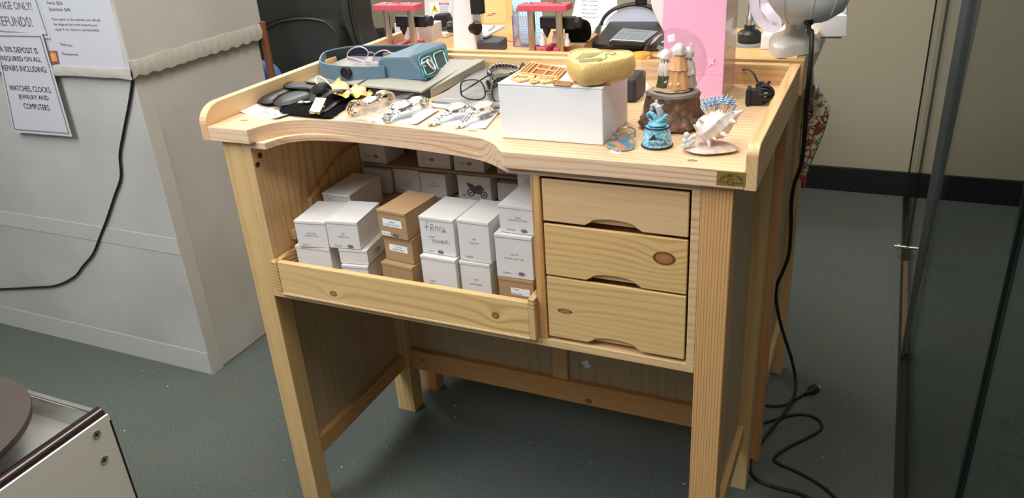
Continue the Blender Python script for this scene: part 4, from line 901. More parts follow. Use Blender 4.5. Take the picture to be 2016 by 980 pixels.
def swglobe():
    c=V(.8395,.080,.989); R=.0232; r=thing('snow_globe',(c.x,c.y,H),'small dolphin snow globe on a blue tapered base in front of the large globe','snow globe')
    m,t,p=nt('blue_water_print'); g=t.nodes.new('ShaderNodeNewGeometry'); v=t.nodes.new('ShaderNodeTexNoise'); v.inputs['Scale'].default_value=140; v.inputs['Detail'].default_value=4; v.inputs['Distortion'].default_value=1.5; t.links.new(g.outputs['Position'],v.inputs['Vector'])
    t.links.new(ramp(t,v.outputs['Fac'],[(.3,srgb(60,140,185)),(.5,srgb(120,195,225)),(.68,srgb(225,240,245))]),p.inputs['Base Color']); p.inputs['Roughness'].default_value=.35
    prof=[(0,.001),(.0225,.001),(.0225,.004),(.0205,.018),(.0188,.031),(0,.031)]
    MB().lathe(prof,(c.x,c.y,H),n=40).build('printed_base',m,r,smooth=40)
    ring=lambda rr,z:[V(c.x+rr*math.cos(a),c.y+rr*math.sin(a),z) for a in [2*math.pi*k/40 for k in range(40)]]
    MB().tube(ring(.0226,H+.0022),.0014,8,closed=True).build('base_rim',BLK,r,smooth=60); MB().tube(ring(.0190,H+.0310),.0013,8,closed=True).build('collar_ring',BLK,r,smooth=60)
    MB().ell(c,R,n=40,m=24).build('glass_dome',DOME,r,smooth=180)
    BLW=mat('light_blue_wave',srgb(120,205,225),.3); DOL=mat('grey_dolphin',(.50,.56,.60),.3)
    o=V(c.x,c.y,H+.034)
    MB().tube(spline([o+V(-.001,0,.002),o+V(.004,0,.012),o+V(.003,0,.022),o+V(-.003,0,.029),o+V(-.0105,0,.0285)],4),[.002,.0025,.003,.0036,.0042,.0046,.0050,.0052,.0052,.0050,.0047,.0043,.0038,.0032,.0024,.0016,.001],10).tube([o+V(.005,0,.021),o+V(.012,0,.016)],[.0025,.0006],6).tube([o+V(.004,-.001,.026),o+V(.009,-.001,.031)],[.0022,.0005],6).build('dolphin_figure',DOL,r,smooth=80)
    mb=MB()
    for pts,rr in ((((.006,0,.001),(.001,-.002,.007),(-.005,-.003,.014),(-.010,-.003,.0175),(-.0145,-.003,.0145),(-.0125,-.003,.0105)),.0052),(((-.004,-.003,.001),(.003,-.005,.005),(.009,-.004,.010),(.0140,-.003,.0155),(.0165,-.002,.0135)),.0046),(((-.010,0,.001),(-.008,-.004,.005),(-.012,-.004,.009)),.0036),(((.004,.003,.001),(.010,.003,.006),(.0150,.002,.0095)),.0040)):
        sp=spline([o+V(*q) for q in pts],5); n_=len(sp); mb.tube(sp,[rr*(1-.75*k/(n_-1))*(1+.12*math.sin(k*1.7)) for k in range(n_)],10)
    mb.lathe([(0,0),(.014,0),(.013,.003),(0,.005)],o,n=20); mb.build('wave_figure',BLW,r,smooth=80)
    # logo and lettering wrapped on the tapered base
    def wrapxy(s,ang0,wid,z0,hgt,shape=None):
        if shape is None:
            cu=bpy.data.curves.new('t','FONT'); cu.body=s; cu.size=1; cu.resolution_u=2
            to=bpy.data.objects.new('t',cu); me=bpy.data.meshes.new_from_object(to); bpy.data.objects.remove(to)
        else:
            b=bmesh.new(); vs=[b.verts.new(q) for q in shape]; b.faces.new(vs); bmesh.ops.triangulate(b,faces=b.faces); bmesh.ops.subdivide_edges(b,edges=b.edges,cuts=2); me=bpy.data.meshes.new('t'); b.to_mesh(me); b.free()
        xs=[q.co.x for q in me.vertices]; ys=[q.co.y for q in me.vertices]; inv=wmat(r).inverted()
        x_0,x_1,y_0,y_1=min(xs),max(xs),min(ys),max(ys)
        for q in me.vertices:
            a=ang0+((q.co.x-x_0)/(x_1-x_0)-.5)*wid/.0205; z=z0+((q.co.y-y_0)/(y_1-y_0)-.5)*hgt; rad=.0232-(z-H)*.14+.0004
            q.co=inv@V(c.x+rad*math.sin(a),c.y-rad*math.cos(a),z)
        ob=bpy.data.objects.new('base_lettering' if shape is None else 'base_logo',me); COL.objects.link(ob); ob.parent=r; me.materials.append(INK)
    wrapxy('SeaWorld',.30,.027,H+.0095,.0055)
    wrapxy('',.28,.028,H+.0195,.0115,[(0,0,0),(.35,.9,0),(.38,.45,0),(1,.05,0),(.35,.2,0)])
swglobe()
# ---- shell holder with cocktail picks
def shell():
    c=V(.921,.088,H); r=thing('shell_ornament',(c.x,c.y,H),'white conch shell toothpick holder mounted on a flat scallop','shell ornament')
    SH=mat('white_shell',(.80,.72,.66),.45,var=.12,scale=60,bump=.6,bscale=120); SP=mat('speckled_shell',(.62,.50,.42),.5,var=.55,scale=130)
    MB().pillow(spline(zz([(1344,291),(1352,283),(1375,278),(1405,277),(1435,281),(1454,290),(1448,297),(1420,301),(1385,303),(1358,299)],H+.005),3,True),(0,0,1),.009,inset=.5).build('scallop_base',SP,r,smooth=80)
    ax=(Y(1458,226,.10)-Y(1373,269,.07)).normalized(); p0=Y(1373,269,.070)
    L=(Y(1458,222,.10)-p0).length
    prof=[]
    for k in range(15):
        u=k/14; rad=.0168*math.sin(math.pi*min(1,.16+u*.88))**.8*(1-.55*max(0,u-.55))+.0015; prof.append((rad*(1+.05*math.sin(k*2.4)),u*L))
    prof[0]=(.004,0); prof.append((0,L*1.01))
    spk=lambda a,h:1+.20*max(0,math.sin(a*7+h*130))**3*(1 if h>.004 else 0)+.05*math.sin(h*700)
    MB().lathe([(0,-.002)]+prof,p0+V(0,0,.004),ax,48,wob=spk).build('conch_body',SH,r,smooth=70)
    mb=MB()
    for (a,b) in (((1374,253),(1366,246)),((1394,272),(1397,290)),((1422,262),(1430,268)),((1383,242),(1376,234)),((1440,238),(1449,241)),((1450,224),(1463,218)),((1404,268),(1409,276)),((1368,268),(1359,270))):
        mb.tube([Y(*a,.068),Y(*b,.062)],[.0042,.0012],8)
    mb.build('shell_spines',SH,r,smooth=60)
    for i,(px,py) in enumerate(((1352,266),(1358,274),(1349,277),(1362,280),(1355,285),(1347,287))):
        q=Y(px,py,.058); MB().ell(q,.0048,.0035,.0048,10,7).build('tiny_shell',mat('grey_white_shell',(.62,.64,.64),.4) if i==0 else bpy.data.materials['grey_white_shell'],r,smooth=80)
    # picks: one built, the rest copied
    WP=mat('toothpick_wood',srgb(228,190,152),.6); BW=mat('blue_foil_wrap',srgb(70,150,205),.3,.1,var=.4,scale=500); WW=mat('white_foil_wrap',(.8,.85,.9),.3)
    def pick(): 
        t=thing('cocktail_pick',(0,0,0),'x','cocktail pick',group='blue-wrapped cocktail picks in the conch shell')
        MB().lathe([(0,0),(.0009,.002),(.0009,.056),(0,.062)],(0,0,0),n=8).build('stick',WP,t,world=False,smooth=50)
        w_=MB()
        w_b=MB()
        for k in range(5): (w_ if k%2==0 else w_b).tube([V(.0014*math.cos(a)+.0003*k,.0014*math.sin(a),.0505+k*.0014+.0005*math.sin(a*2)) for a in [2*math.pi*j/10 for j in range(10)]],.0009,6,closed=True)
        w_.build('foil_wrap',BW,t,world=False,smooth=60); w_b.build('white_foil',WW,t,world=False,smooth=60)
        w2=MB(); w2.tube([V(.0022,0,.050),V(.0026,.001,.052),V(.0020,-.001,.055),V(.0026,0,.057)],.0006,5); w2.build('ribbon_curl',WW,t,world=False)
        return t
    pr=pick(); rnd=random.Random(11); base=Y(1408,246,.084)
    tops=[(1382,186),(1387,193),(1391,185),(1396,190),(1400,183),(1404,188),(1408,182),(1412,187),(1416,181),(1420,186),(1424,182),(1429,187),(1433,181),(1437,188),(1443,184),(1449,189),(1453,199),(1385,199),(1379,200),(1394,197),(1401,196),(1411,195),(1421,194),(1431,196),(1440,195)]
    for i,(px,py) in enumerate(tops):
        y=.080+.022*rnd.random(); tp=Y(px,py+2,y)
        if i==0: t=pr
        else:
            t=pr.copy(); COL.objects.link(t)
            for ch in pr.children:
                q=ch.copy(); COL.objects.link(q); q.parent=t
        b=base+V((px-1414)*.00025,(y-.09)*.3,rnd.uniform(-.004,.002)); d=(tp-b).normalized()
        t.rotation_euler=d.to_track_quat('Z','Y').to_euler(); t.location=tp-d*.062
        t['label']='wooden cocktail pick wrapped in blue foil standing in the white conch shell'
shell()
def keyring():
    r=thing('map_keyring',tuple(Z(1222,275,H)),'souvenir enamel map keyring in front of the white gift box','keyring')
    o=spline(zz([(1192,283),(1200,274),(1212,270),(1218,262),(1228,258),(1238,262),(1247,275),(1250,284),(1243,290),(1222,293),(1205,290)],H+.005),3,True)
    MB().prism(o,V(0,0,-.0042)).build('magnet_body',mat('silver_edge',(.5,.45,.4),.3,.6),r,bevel=.0008)
    m,t,p=nt('enamel_map'); g=t.nodes.new('ShaderNodeNewGeometry'); v=t.nodes.new('ShaderNodeTexVoronoi'); v.inputs['Scale'].default_value=70; t.links.new(g.outputs['Position'],v.inputs['Vector']); n=t.nodes.new('ShaderNodeSeparateColor'); t.links.new(v.outputs['Color'],n.inputs[0])
    t.links.new(ramp(t,n.outputs[0],[(0,srgb(40,120,160)),(.45,srgb(60,140,175)),(.5,srgb(215,165,80)),(.75,srgb(205,110,90)),(1,srgb(90,150,90))]),p.inputs['Base Color']); p.inputs['Roughness'].default_value=.25
    c=sum(o,V(0,0,0))/len(o); MB().prism([c+(q-c)*.9+V(0,0,.0004) for q in o],V(0,0,-.001)).build('enamel_face',m,r)
    MB().tube(spline(zz([(1214,266),(1210,258),(1220,252),(1240,251),(1250,256),(1248,263),(1238,265)],H+.006),4),.0014,8).build('key_ring',STEEL,r,smooth=60)
keyring()
# ---- pink gift bag
def bag():
    y0=.335; xl=Y(1308,30,y0).x; xr=Y(1425,122,y0).x; y1=X(1459,150,xr+.002).y; y1=max(y0+.05,min(y1,.45))
    r=thing('gift_bag',((xl+xr)/2,(y0+y1)/2,H),'tall glossy pink paper gift bag with pale ribbon handles behind the snow globes','gift bag')
    PK=mat('pink_gloss_paper',srgb(246,182,214),.28,var=.03,scale=12,coat=.5); PS=mat('pink_marbled_side',srgb(214,184,184),.4,var=.16,scale=22,coat=.5)
    th=.0015; z1=1.205
    MB().box((xl,y0,H+.0005),(xr,y0+th,z1)).build('front_panel',PK,r,bevel=.0004); MB().box((xl,y1-th,H+.0005),(xr,y1,z1)).build('back_panel',PK,r)
    MB().box((xr-th,y0+th,H+.0005),(xr,y1-th,z1)).build('side_panel',PS,r); MB().box((xl,y0+th,H+.0005),(xl+th,y1-th,z1)).build('side_panel',PS,r)
    MB().box((xl+th,y0+th,H+.0005),(xr-th,y1-th,H+.002)).build('bag_bottom',PK,r)
    MB().box((xl,y0-.0004,H+.048),(xr,y0,H+.0488)).build('fold_crease',PK,r)
    c=Y(1399,121,y0-.001); st=MB().prism([c+V(.010*(1 if k%2 else .45)*math.cos(a),0,.010*(1 if k%2 else .45)*math.sin(a)) for k,a in enumerate([2*math.pi*j/10 for j in range(10)])],V(0,-.0004,0)).build('pale_star_print',mat('pale_pink_print',srgb(248,200,225),.3),r)
    RB=mat('pale_lilac_ribbon',srgb(226,214,228),.35,sheen=.4)
    ya=y0+.03
    MB().tube(spline([V(xr,ya,1.19),Y(1480,-12,ya),Y(1487,20,ya),Y(1500,43,ya),Y(1516,54,ya-.004),Y(1528,52,ya-.008),Y(1528,42,ya-.010),Y(1515,26,ya-.008),Y(1503,8,ya),Y(1496,-15,ya),V(xr,ya+.01,1.2)],6),.0088,10,flat=.08,up=(.3,1,-.2)).build('ribbon_handle',RB,r,smooth=60)
    MB().pillow(spline([Y(1310,-20,y0+.02),Y(1284,-10,y0+.02),Y(1283,12,y0+.02),Y(1290,30,y0+.02),Y(1300,50,y0+.02),Y(1309,58,y0+.02)],3,True),(0,1,0),.008).build('tissue_paper',mat('white_pink_tissue',srgb(246,226,228),.6,bump=.5,bscale=80),r,smooth=70)
bag()
def cordbundle():
    r=thing('power_adapter_cord',tuple(Z(1495,195,H)),'black bundled power cord with plug in the right rear corner of the bench','cord')
    MB().obox(Z(1486,190,H+.014),(1,.1,0),(-.1,1,0),(0,0,1),.030,.020,.026).build('plug_body',BLK,r,bevel=.003); MB().obox(Z(1474,190,H+.014),(1,.1,0),(-.1,1,0),(0,0,1),.006,.026,.032).build('plug_flange',BLK,r,bevel=.001)
    mb=MB(); c=Z(1503,185,H+.018)
    for k in range(6):
        e=.4*k; mb.tube([c+V(.014*math.cos(a)+.002*math.sin(k*2),.014*math.sin(a)*math.cos(e),.014*math.sin(a)*math.sin(e)*.9+.002*math.cos(k*3)) for a in [2*math.pi*j/20 for j in range(20)]],.0028,8,closed=True)
    mb.tube(spline([Z(1492,178,H+.012),Z(1491,168,H+.026),Z(1500,163,H+.03),Z(1506,170,H+.026),Z(1500,176,H+.02)],4),.003,8).tube([Z(1506,172,H+.02),Z(1516,160,H+.03)],.0026,8).build('coiled_cord',BLKM,r,smooth=60)
    MB().tube(spline([Z(1496,172,H+.026),Z(1490,158,H+.028),Z(1484,146,H+.030),Z(1475,138,H+.030),Z(1465,137,H+.028),Z(1458,140,H+.02),Z(1450,150,H+.006),Z(1440,152,H+.003)],5),.0024,8,flat=.6).build('loose_cord',BLKM,r,smooth=60)
cordbundle()
# ================================================================== TOOLS ON THE REAR BENCH
RED=mat('red_painted_metal',srgb(208,88,106),.35,var=.03,scale=30)
def press(label,pxl,pxr,ptop,yp,side,jaw=(890,1190)):
    a=Y(pxl,40,yp); b=Y(pxr,40,yp); zt=Y((pxl+pxr)/2,ptop+8,yp-.018).z; r=thing('case_press',((a.x+b.x)/2,yp,H),label,'press',group=None)
    xm=(a.x+b.x)/2; W=(b.x-a.x); pw=.0085
    MB().box((xm-W*.86,yp-.018,zt-.014),(xm+W*.86,yp+.022,zt)).build('top_plate',RED,r,bevel=.0015)
    MB().box((xm-W*.8,yp-.014,H+.0005),(xm+W*.8,yp+.055,H+.0145)).build('base_plate',RED,r,bevel=.002)
    for x in (a.x,b.x):
        q=MB().lathe([(pw,H+.0145),(pw,zt-.0135)],(x,yp,0),n=24).build('post',STEELD,r,smooth=40)
        MB().lathe([(.006,zt-.001),(.006,zt+.002),(.004,zt+.003),(0,zt+.003)],(x,yp,0),n=16).build('bolt_cap',STEEL,r,smooth=40)
    MB().lathe([(.009,zt-.001),(.009,zt+.09),(0,zt+.09)],(xm+side*.012,yp+.018,0),n=20).build('screw_spindle',STEELD,r,smooth=40)
    zj=zt-.043
    MB().box((xm-W*.28,yp+.012,zj-.014),(xm+W*.95,yp+.030,zj+.012)).build('jaw_block',BLK,r,bevel=.002)
    MB().lathe([(0,-.022),(.009,-.004),(.009,0)],(xm-side*.002,yp+.012,zj-.013),n=20).build('cone_tip',BLK,r,smooth=40)
    MB().lathe([(0,0),(.012,.001),(.012,.012),(0,.013)],(xm+W*.95,yp+.02,zj),(1,0,0),20).build('side_knob',BLKM,r,smooth=40)
    MB().box((xm-W*.10,yp-.012,H+.016),(xm+W*.05,yp+.06,H+.026)).box((xm+W*.32,yp-.012,H+.016),(xm+W*.52,yp+.05,H+.026)).build('die_rack',RED,r,bevel=.001)
    return xm,W,r
NY=mat('white_nylon',(.82,.80,.80),.35)
def die(x,y,z,label,s=1):
    tag(MB().lathe([(0,0),(.0075*s,0),(.0075*s,.012*s),(.0045*s,.017*s),(.0045*s,.027*s),(0,.028*s)],(x,y,z),n=20).build('nylon_die',NY,smooth=45),label,'press die',group='white nylon dies at the red presses')
x,W,_=press('red plate case press with steel posts, behind the blue visor',762,810,2,.62,-1)
die(x-.008,.66,H+.027,'white nylon die standing between the posts of the left red press'); die(x+.022,.655,H+.027,'white nylon die standing between the posts of the left red press',1.1)
x,W,_=press('red plate case press with steel posts, behind the gold heart box',1046,1101,2,.62,1)
for dx,dy in ((-.012,.63),(.006,.66)): die(x+dx,dy,H+.027,'white nylon die standing between the posts of the right red press')
die(x+W*.5+.012,.63,H+.027,'white nylon die outside the right post of the right red press')
tag(MB().prism([Y(a,b,.70) for a,b in ((776,46),(850,48),(852,82),(786,86),(778,70))],V(0,.05,0)).build('white_box',WHT2,bevel=.001),'small white box behind the left red press','box')
def microscope():
    r=thing('watch_timing_stand',tuple(Y(920,92,.66))[:2]+(H,),'white stand with two black focusing knobs between the red presses','instrument stand')
    WP=mat('glossy_white_plastic',(.82,.83,.86),.25,coat=.4)
    MB().prism([Y(a,b,.64) for a,b in ((893,-60),(926,-60),(930,30),(938,95),(940,118),(893,118),(890,50))],V(0,.045,0)).build('column',WP,r,bevel=.006,seg=3)
    MB().lathe([(0,0),(.015,0),(.017,.006),(.017,.016),(.013,.020),(0,.020)],Y(930,54,.655),(.95,-.3,0),20).build('focus_knob',BLK,r,smooth=40)
    MB().lathe([(0,0),(.013,0),(.014,.006),(.012,.014),(0,.014)],Y(893,53,.655),(-1,-.2,0),20).build('focus_knob',BLK,r,smooth=40)
    a=[Z(x_,y_,H+.034) for x_,y_ in ((920,70),(958,70),(994,50),(940,48))]
    MB().hexa([q-V(0,0,.006) for q in a]+a).build('stage_plate',WP,r,bevel=.0015)
    MB().tube([Z(962,60,H+.036),Z(972,54,H+.036)],.0012,6).lathe([(0,0),(.003,0),(.003,.003),(0,.003)],Z(973,53,H+.035),n=12).build('stage_clip',STEELD,r,smooth=40)
    a=[Z(x_,y_,H+.026) for x_,y_ in ((932,84),(984,82),(998,73),(950,67))]
    MB().hexa([V(q.x,q.y,H+.0005) for q in a]+a).build('stand_base',mat('dark_slate_plastic',(.06,.06,.075),.4),r,bevel=.002)
    c=Y(940,8,.60); MB().lathe([(.0165,-.02),(.0165,.05),(0,.05),(0,-.02)],c,n=24).build('eyepiece_sleeve',BLK,r,smooth=40)
    MB().lathe([(.0105,-.042),(.0125,-.02)],c,n=24).build('clear_lens_tube',PLASTIC,r,smooth=40)
    MB().obox(c+V(-.02,.035,.035),(1,-.5,0),(.5,1,0),(0,0,1),.07,.03,.02).build('arm',WP,r,bevel=.004)
microscope()
def labelmachine():
    yp=.86; P=[Y(a,b,yp) for a,b in ((832,-70),(896,-70),(896,62),(840,66),(836,40))]
    r=thing('white_machine',tuple(Y(865,66,yp))[:2]+(H,),'white boxy machine with yellow shock warning label on the rear bench','machine')
    WP=mat('off_white_metal',(.74,.72,.68),.4)
    lowz=H+.0005; P[2].z=lowz; P[3].z=lowz
    MB().prism(P,V(0,.09,0)).build('housing',WP,r,bevel=.003)
    MB().prism([Y(a,b,yp-.0006) for a,b in ((845,5),(887,6),(888,27),(847,25))],V(0,.0003,0)).build('warning_label',PAPER,r)
    MB().prism([Y(a,b,yp-.0010) for a,b in ((849,22),(863,23),(855,9))],V(0,.0003,0)).build('warning_triangle',mat('warning_yellow',srgb(230,200,40),.5),r)
    MB().prism([Y(a,b,yp-.0014) for a,b in ((856,12),(854,17),(856,17),(855,21),(858,16),(856,16))],V(0,.0003,0)).build('lightning_mark',INK,r)
    q=MB().prism([Y(a,b,yp-.0010) for a,b in ((864,5),(884,5.5),(884,9.5),(864,9))],V(0,.0003,0)).build('orange_header',mat('warning_orange',srgb(214,90,50),.5),r)
    ptxt('printed_text','WARNING',(867,7),(881,7.5),3,('y',yp-.0014),PAPER,q,(0,-1,0))
    for k in range(4): ptxt('printed_text','HIGH VOLTAGE INSIDE'[:19-k*2],(866,12+k*3.4),(884-k,12.4+k*3.4),1.8,('y',yp-.0010),INKG,r,(0,-1,0))
    MB().prism([Y(a,b,yp-.03) for a,b in ((855,29),(875,28),(882,41),(876,54),(852,55),(850,44))],V(0,.03,0)).build('power_socket_plug',BLK,r,bevel=.003)
    MB().box((P[3].x,yp-.05,H+.0005),(P[2].x,yp,H+.012)).build('front_foot',WP,r,bevel=.002)
labelmachine()
def envelope():
    KO=mat('orange_manila',srgb(222,160,92),.6,var=.05,scale=30)
    P=[Z(a,b,H+.001) for a,b in ((950,72),(1010,82),(1008,-30),(905,-30))]
    r=thing('manila_envelope',tuple(sum(P,V(0,0,0))/4),'large orange manila envelope lying on the rear bench','envelope')
    MB().hexa([p-V(0,0,.0007) for p in P]+[p+V(0,0,.0008) for p in P]).build('envelope_body',KO,r)
    Q=[Z(a,b,H+.0026) for a,b in ((950,46),(997,44),(992,-20),(948,-20))]
    q=MB().hexa([p-V(0,0,.0006) for p in Q]+Q).build('form_sheet',mat('orange_form',srgb(232,176,108),.6),r)
    mb=MB()
    for k in range(8):
        a=Z(950,2+k*4,H+.0028); b=Z(992,3+k*4,H+.0028); mb.obox((a+b)/2,b-a,(0,1,0),(0,0,1),(b-a).length,.0012,.0002)
    mb.build('form_lines',INKG,q)
    ptxt('printed_text','No.',(971,29),(961,28.5),6,('z',H+.0030),INK,q,(0,0,1))
envelope()
sheet('squared_pad',[(1026,86),(1075,88),(1060,-30),(1000,-30)],'pale blue squared paper pad behind the right red press','paper pad',m=mat('pale_blue_paper',srgb(168,200,212),.6),z=H+.006,th=.004)
mb=MB()
for k in range(9):
    a=Z(1025+k*5,86,H+.0084); b=Z(1008+k*5.6,10,H+.0084); mb.obox((a+b)/2,b-a,(1,0,0),(0,0,1),(b-a).length,.0009,.0002)
for k in range(16):
    a=Z(1022-k*1,82-k*5,H+.0084); b=Z(1072-k*.8,84-k*5,H+.0084); mb.obox((a+b)/2,b-a,(0,1,0),(0,0,1),(b-a).length,.0009,.0002)
mb.build('grid_lines',mat('grid_blue_ink',(.12,.2,.25),.6),bpy.data.objects['squared_pad'])
def acrylic():
    AC=tglass('clear_violet_acrylic',(.90,.87,.93),.05,1.5,.10); ED=mat('violet_acrylic_edge',srgb(150,120,175),.2)
    P=[Z(a,b,H+.001) for a,b in ((1012,91),(1048,93),(1045,72),(1022,70))]; h=.072
    r=thing('acrylic_holder',tuple(sum(P,V(0,0,0))/4),'clear violet-edged acrylic holder left of the right red press','acrylic holder')
    for i in range(4):
        a,b=P[i],P[(i+1)%4]; n=V(-(b-a).y,(b-a).x,0).normalized()*.001
        if i==2: continue
        MB().hexa([a-n,b-n,b+n,a+n]+[q+V(0,0,h) for q in (a-n,b-n,b+n,a+n)]).build('acrylic_panel',AC,r)
    mb=MB()
    for q in (P[0],P[3]): mb.obox(q+V(0,0,h/2),(1,0,0),(0,1,0),(0,0,1),.0022,.0022,h)
    mb.obox((P[0]+P[1])/2,P[1]-P[0],(0,1,0),(0,0,1),(P[1]-P[0]).length,.002,.002).build('acrylic_edge',ED,r)
acrylic()
def cardb():
    P=[Z(a,b,H+.024) for a,b in ((1105,90),(1150,88),(1178,66),(1130,64))]
    tag(MB().hexa([V(q.x,q.y,H+.0005) for q in P]+P).build('cardboard_box',KRAFT,bevel=.001),'small flat brown cardboard box right of the right red press','box')
    o=spline([Y(a,b,P[0].y+.035) for a,b in ((1113,84),(1111,60),(1117,46),(1135,42),(1152,47),(1159,60),(1158,80),(1150,86),(1125,86))],3,True)
    mn=min(q.z for q in o)
    o=[q+V(0,0,H+.0246-mn) for q in o]
    tag(MB().prism(o,V(0,.02,0)).build('foam_pad',VELV,bevel=.003),'rounded black foam pad standing on the brown cardboard box','foam pad')
cardb()
def papers():
    P=[(1120,60),(1215,62),(1215,-30),(1140,-30)]
    sheet('printed_form',P,'white printed form with lines of text behind the foam pad','paper form',z=H+.0004,lines=[(s,(1146-k*.5,2+k*8),(1180-k,2.5+k*8),3.4,INKG) for k,s in enumerate(('Name Address','Date received','Watch model','Repair','Total'))])
papers()
def standhold():
    r=thing('calculator_holder',tuple(Z(1240,85,H)),'black arched desk caddy with white divider on the rear bench','desk caddy')
    P=[Z(a,b,H+.012) for a,b in ((1166,86),(1322,92),(1310,42),(1200,42))]
    MB().hexa([V(q.x,q.y,H+.0005) for q in P]+P).build('caddy_tray',BLK,r,bevel=.003)
    ya=(P[2].y+P[3].y)/2
    arc=[Y(a,b,ya) for a,b in ((1182,50),(1190,34),(1205,20),(1225,12),(1250,8),(1275,12),(1295,24),(1308,48))]
    arc=[P[0]+V(.004,.004,0),P[0].lerp(arc[0],.6)+V(0,0,.006)]+arc+[P[1].lerp(arc[-1],.6)]
    MB().tube(spline(arc,4),.0062,10,flat=.6).build('arched_rim',BLK,r,smooth=60)
    W_=[Y(a,b,ya+.004) for a,b in ((1190,49),(1198,36),(1212,24),(1232,17),(1255,14),(1275,18),(1292,32),(1303,52))]
    MB().prism(W_,V(0,.003,0)).build('white_divider',mat('blueish_white_card',(.70,.72,.82),.5),r)
    MB().obox(Y(1262,2,ya),(1,0,0),(0,1,0),(0,0,1),.030,.014,.018).build('top_clip',BLK,r,bevel=.003)
    CAL=mat('silver_calculator',(.36,.40,.46),.3,.5)
    for i,(dx,dz) in enumerate(((0,.0),(4,.012))):
        Q=[Z(a+dx,b,H+.024+dz) for a,b in ((1199,80-i*3),(1265,84-i*3),(1292,64-i*3),(1222,58-i*3))]
        q=thing('pocket_calculator',tuple(sum(Q,V(0,0,0))/4-V(0,0,.011)),('silver pocket calculator at the bottom of the pair in the black caddy','silver pocket calculator on top of the pair in the black caddy')[i],'calculator')
        MB().hexa([v-V(0,0,.0105) for v in Q]+[v-V(0,0,.002) for v in Q]).build('calculator_body',BLK,q,bevel=.002)
        MB().hexa([v-V(0,0,.002) for v in Q]+Q).build('calculator_face',CAL,q,bevel=.001)
        if i==1:
            a,b,c,d=Q; kb=MB(); bi=lambda u,v:(a.lerp(b,u)).lerp(d.lerp(c,u),v)
            for m_ in range(5):
                for n_ in range(4): kb.obox(bi(.12+m_*.17,.12+n_*.14)+V(0,0,.0008),b-a,d-a,(0,0,1),.009,.006,.0016)
            kb.build('keypad',mat('grey_keys',(.25,.27,.30),.4),q)
            MB().obox(bi(.5,.83)+V(0,0,.0003),b-a,d-a,(0,0,1),.05,.014,.0008).build('display',mat('lcd_grey',(.18,.24,.28),.15),q)
standhold()
def scale_machine():
    z0=H+LP+.0035; GR_=mat('light_grey_enamel',srgb(226,229,224),.35,coat=.2); GB=mat('bluish_grey_enamel',srgb(208,220,226),.3,coat=.3)
    r=thing('bench_motor',tuple(Z(1565,100,z0)),'pale grey motor unit on a flared foot at the right end of the rear bench','bench machine')
    F=spline([Z(a,b,z0) for a,b in ((1513,97),(1517,108),(1528,113),(1542,114.5),(1575,109),(1608,103.5),(1614,98),(1612,90),(1590,84),(1545,82),(1520,85))],3,True)
    c=sum(F,V(0,0,0))/len(F)
    mb=MB(); rings=[]
    for sc,dz in ((1,0),(1,.016),(.95,.021),(.62,.028),(.40,.036),(.33,.052)):
        rings.append([mb.b.verts.new(V(c.x+(q.x-c.x)*sc,c.y+(q.y-c.y)*sc,z0+dz)) for q in F])
    N=len(F)
    for A,B in zip(rings,rings[1:]):
        for j in range(N): mb.b.faces.new([A[j],A[(j+1)%N],B[(j+1)%N],B[j]])
    mb.b.faces.new(rings[0][::-1]); mb.b.faces.new(rings[-1]); mb.build('foot',GR_,r,smooth=40)
    MB().lathe([(0,0),(.0,-.02)] if False else [(.003,-.030),(.003,0)],Z(1536,114,z0)+V(0,.006,0),n=10).build('rubber_foot',BLKM,r)
    yc=c.y; ps=[(1571,58),(1571,44),(1571,20),(1571,-5),(1571,-40)]
    zs=[Y(*q,yc).z for q in ps]; cx=Y(1571,20,yc).x
    MB().lathe([(0,zs[0]),(.020,zs[0]),(.024,zs[1]-.002),(.062,zs[1]+.006),(.088,zs[2]),(.098,zs[3]),(.100,zs[4]),(0,zs[4]+.01)],(cx,yc,0),n=40,sx=.93,sy=.80).build('motor_housing',GB,r,smooth=40)
    mb=MB()
    for a in (-2.3,-1.75,-1.2,-.7):
        mb.tube([V(cx+.93*q*math.cos(a),yc+.80*q*math.sin(a),z) for q,z in ((.0625,zs[1]+.006),(.0885,zs[2]),(.0985,zs[3]),(.1005,zs[4]))],.0012,6)
    mb.build('housing_rib',mat('rib_grey',srgb(185,192,196),.35),r)
    MB().box((cx-.045,yc-.026,zs[1]-.004),(cx-.022,yc-.010,zs[1]+.006)).build('pivot_lug',GR_,r,bevel=.002)
    gx=Y(1592,42,yc-.05); MB().lathe([(.009,-.003),(.009,.004),(.006,.006)],gx,(0,-.6,-.8),16).build('cable_grommet',BLK,r,smooth=40)
    # cable: hangs in front of the bench side and runs to the floor
    path=[(gx,None)]
    P=[gx,gx+V(.004,-.008,-.02)]
    hang=[((1598,62),.50),((1597,100),.47),((1592,160),.465),((1587,220),.485),((1583,280),.51),((1577,325),.55),((1564,362),.60),((1558,400),.64),((1557,450),.68),((1553,500),.715),((1541,535),.74),((1530,560),.76),((1528,590),.78),((1535,630),.80),((1545,665),.82),((1558,705),.83),((1566,745),.84)]
    for (q,t) in hang:
        p_=Y(*q,t); P.append(p_)
    fl=[(1565,775),(1552,800),(1530,830),(1505,862),(1484,893),(1476,915),(1482,935),(1500,950),(1535,961),(1570,970),(1600,985),(1630,1005)]
    base=P[-1]
    for k,q in enumerate(fl):
        P.append(Z(*q,max(.004,.05-.02*k)))
    q=MB().tube(spline(P,5),.0042,10).build('power_cable',BLKM,r,smooth=60)
scale_machine()
tag(MB().hexa([Z(a,b,z) for z in (H+.0005,) for a,b in ((1497,97),(1560,97),(1575,70),(1512,72))]+[Z(a,b,H+.0005)+V(0,0,.030) for a,b in ((1497,97),(1560,97),(1575,70),(1512,72))]).build('white_box',WHT,bevel=.001),'small white box left of the grey motor unit foot','box')
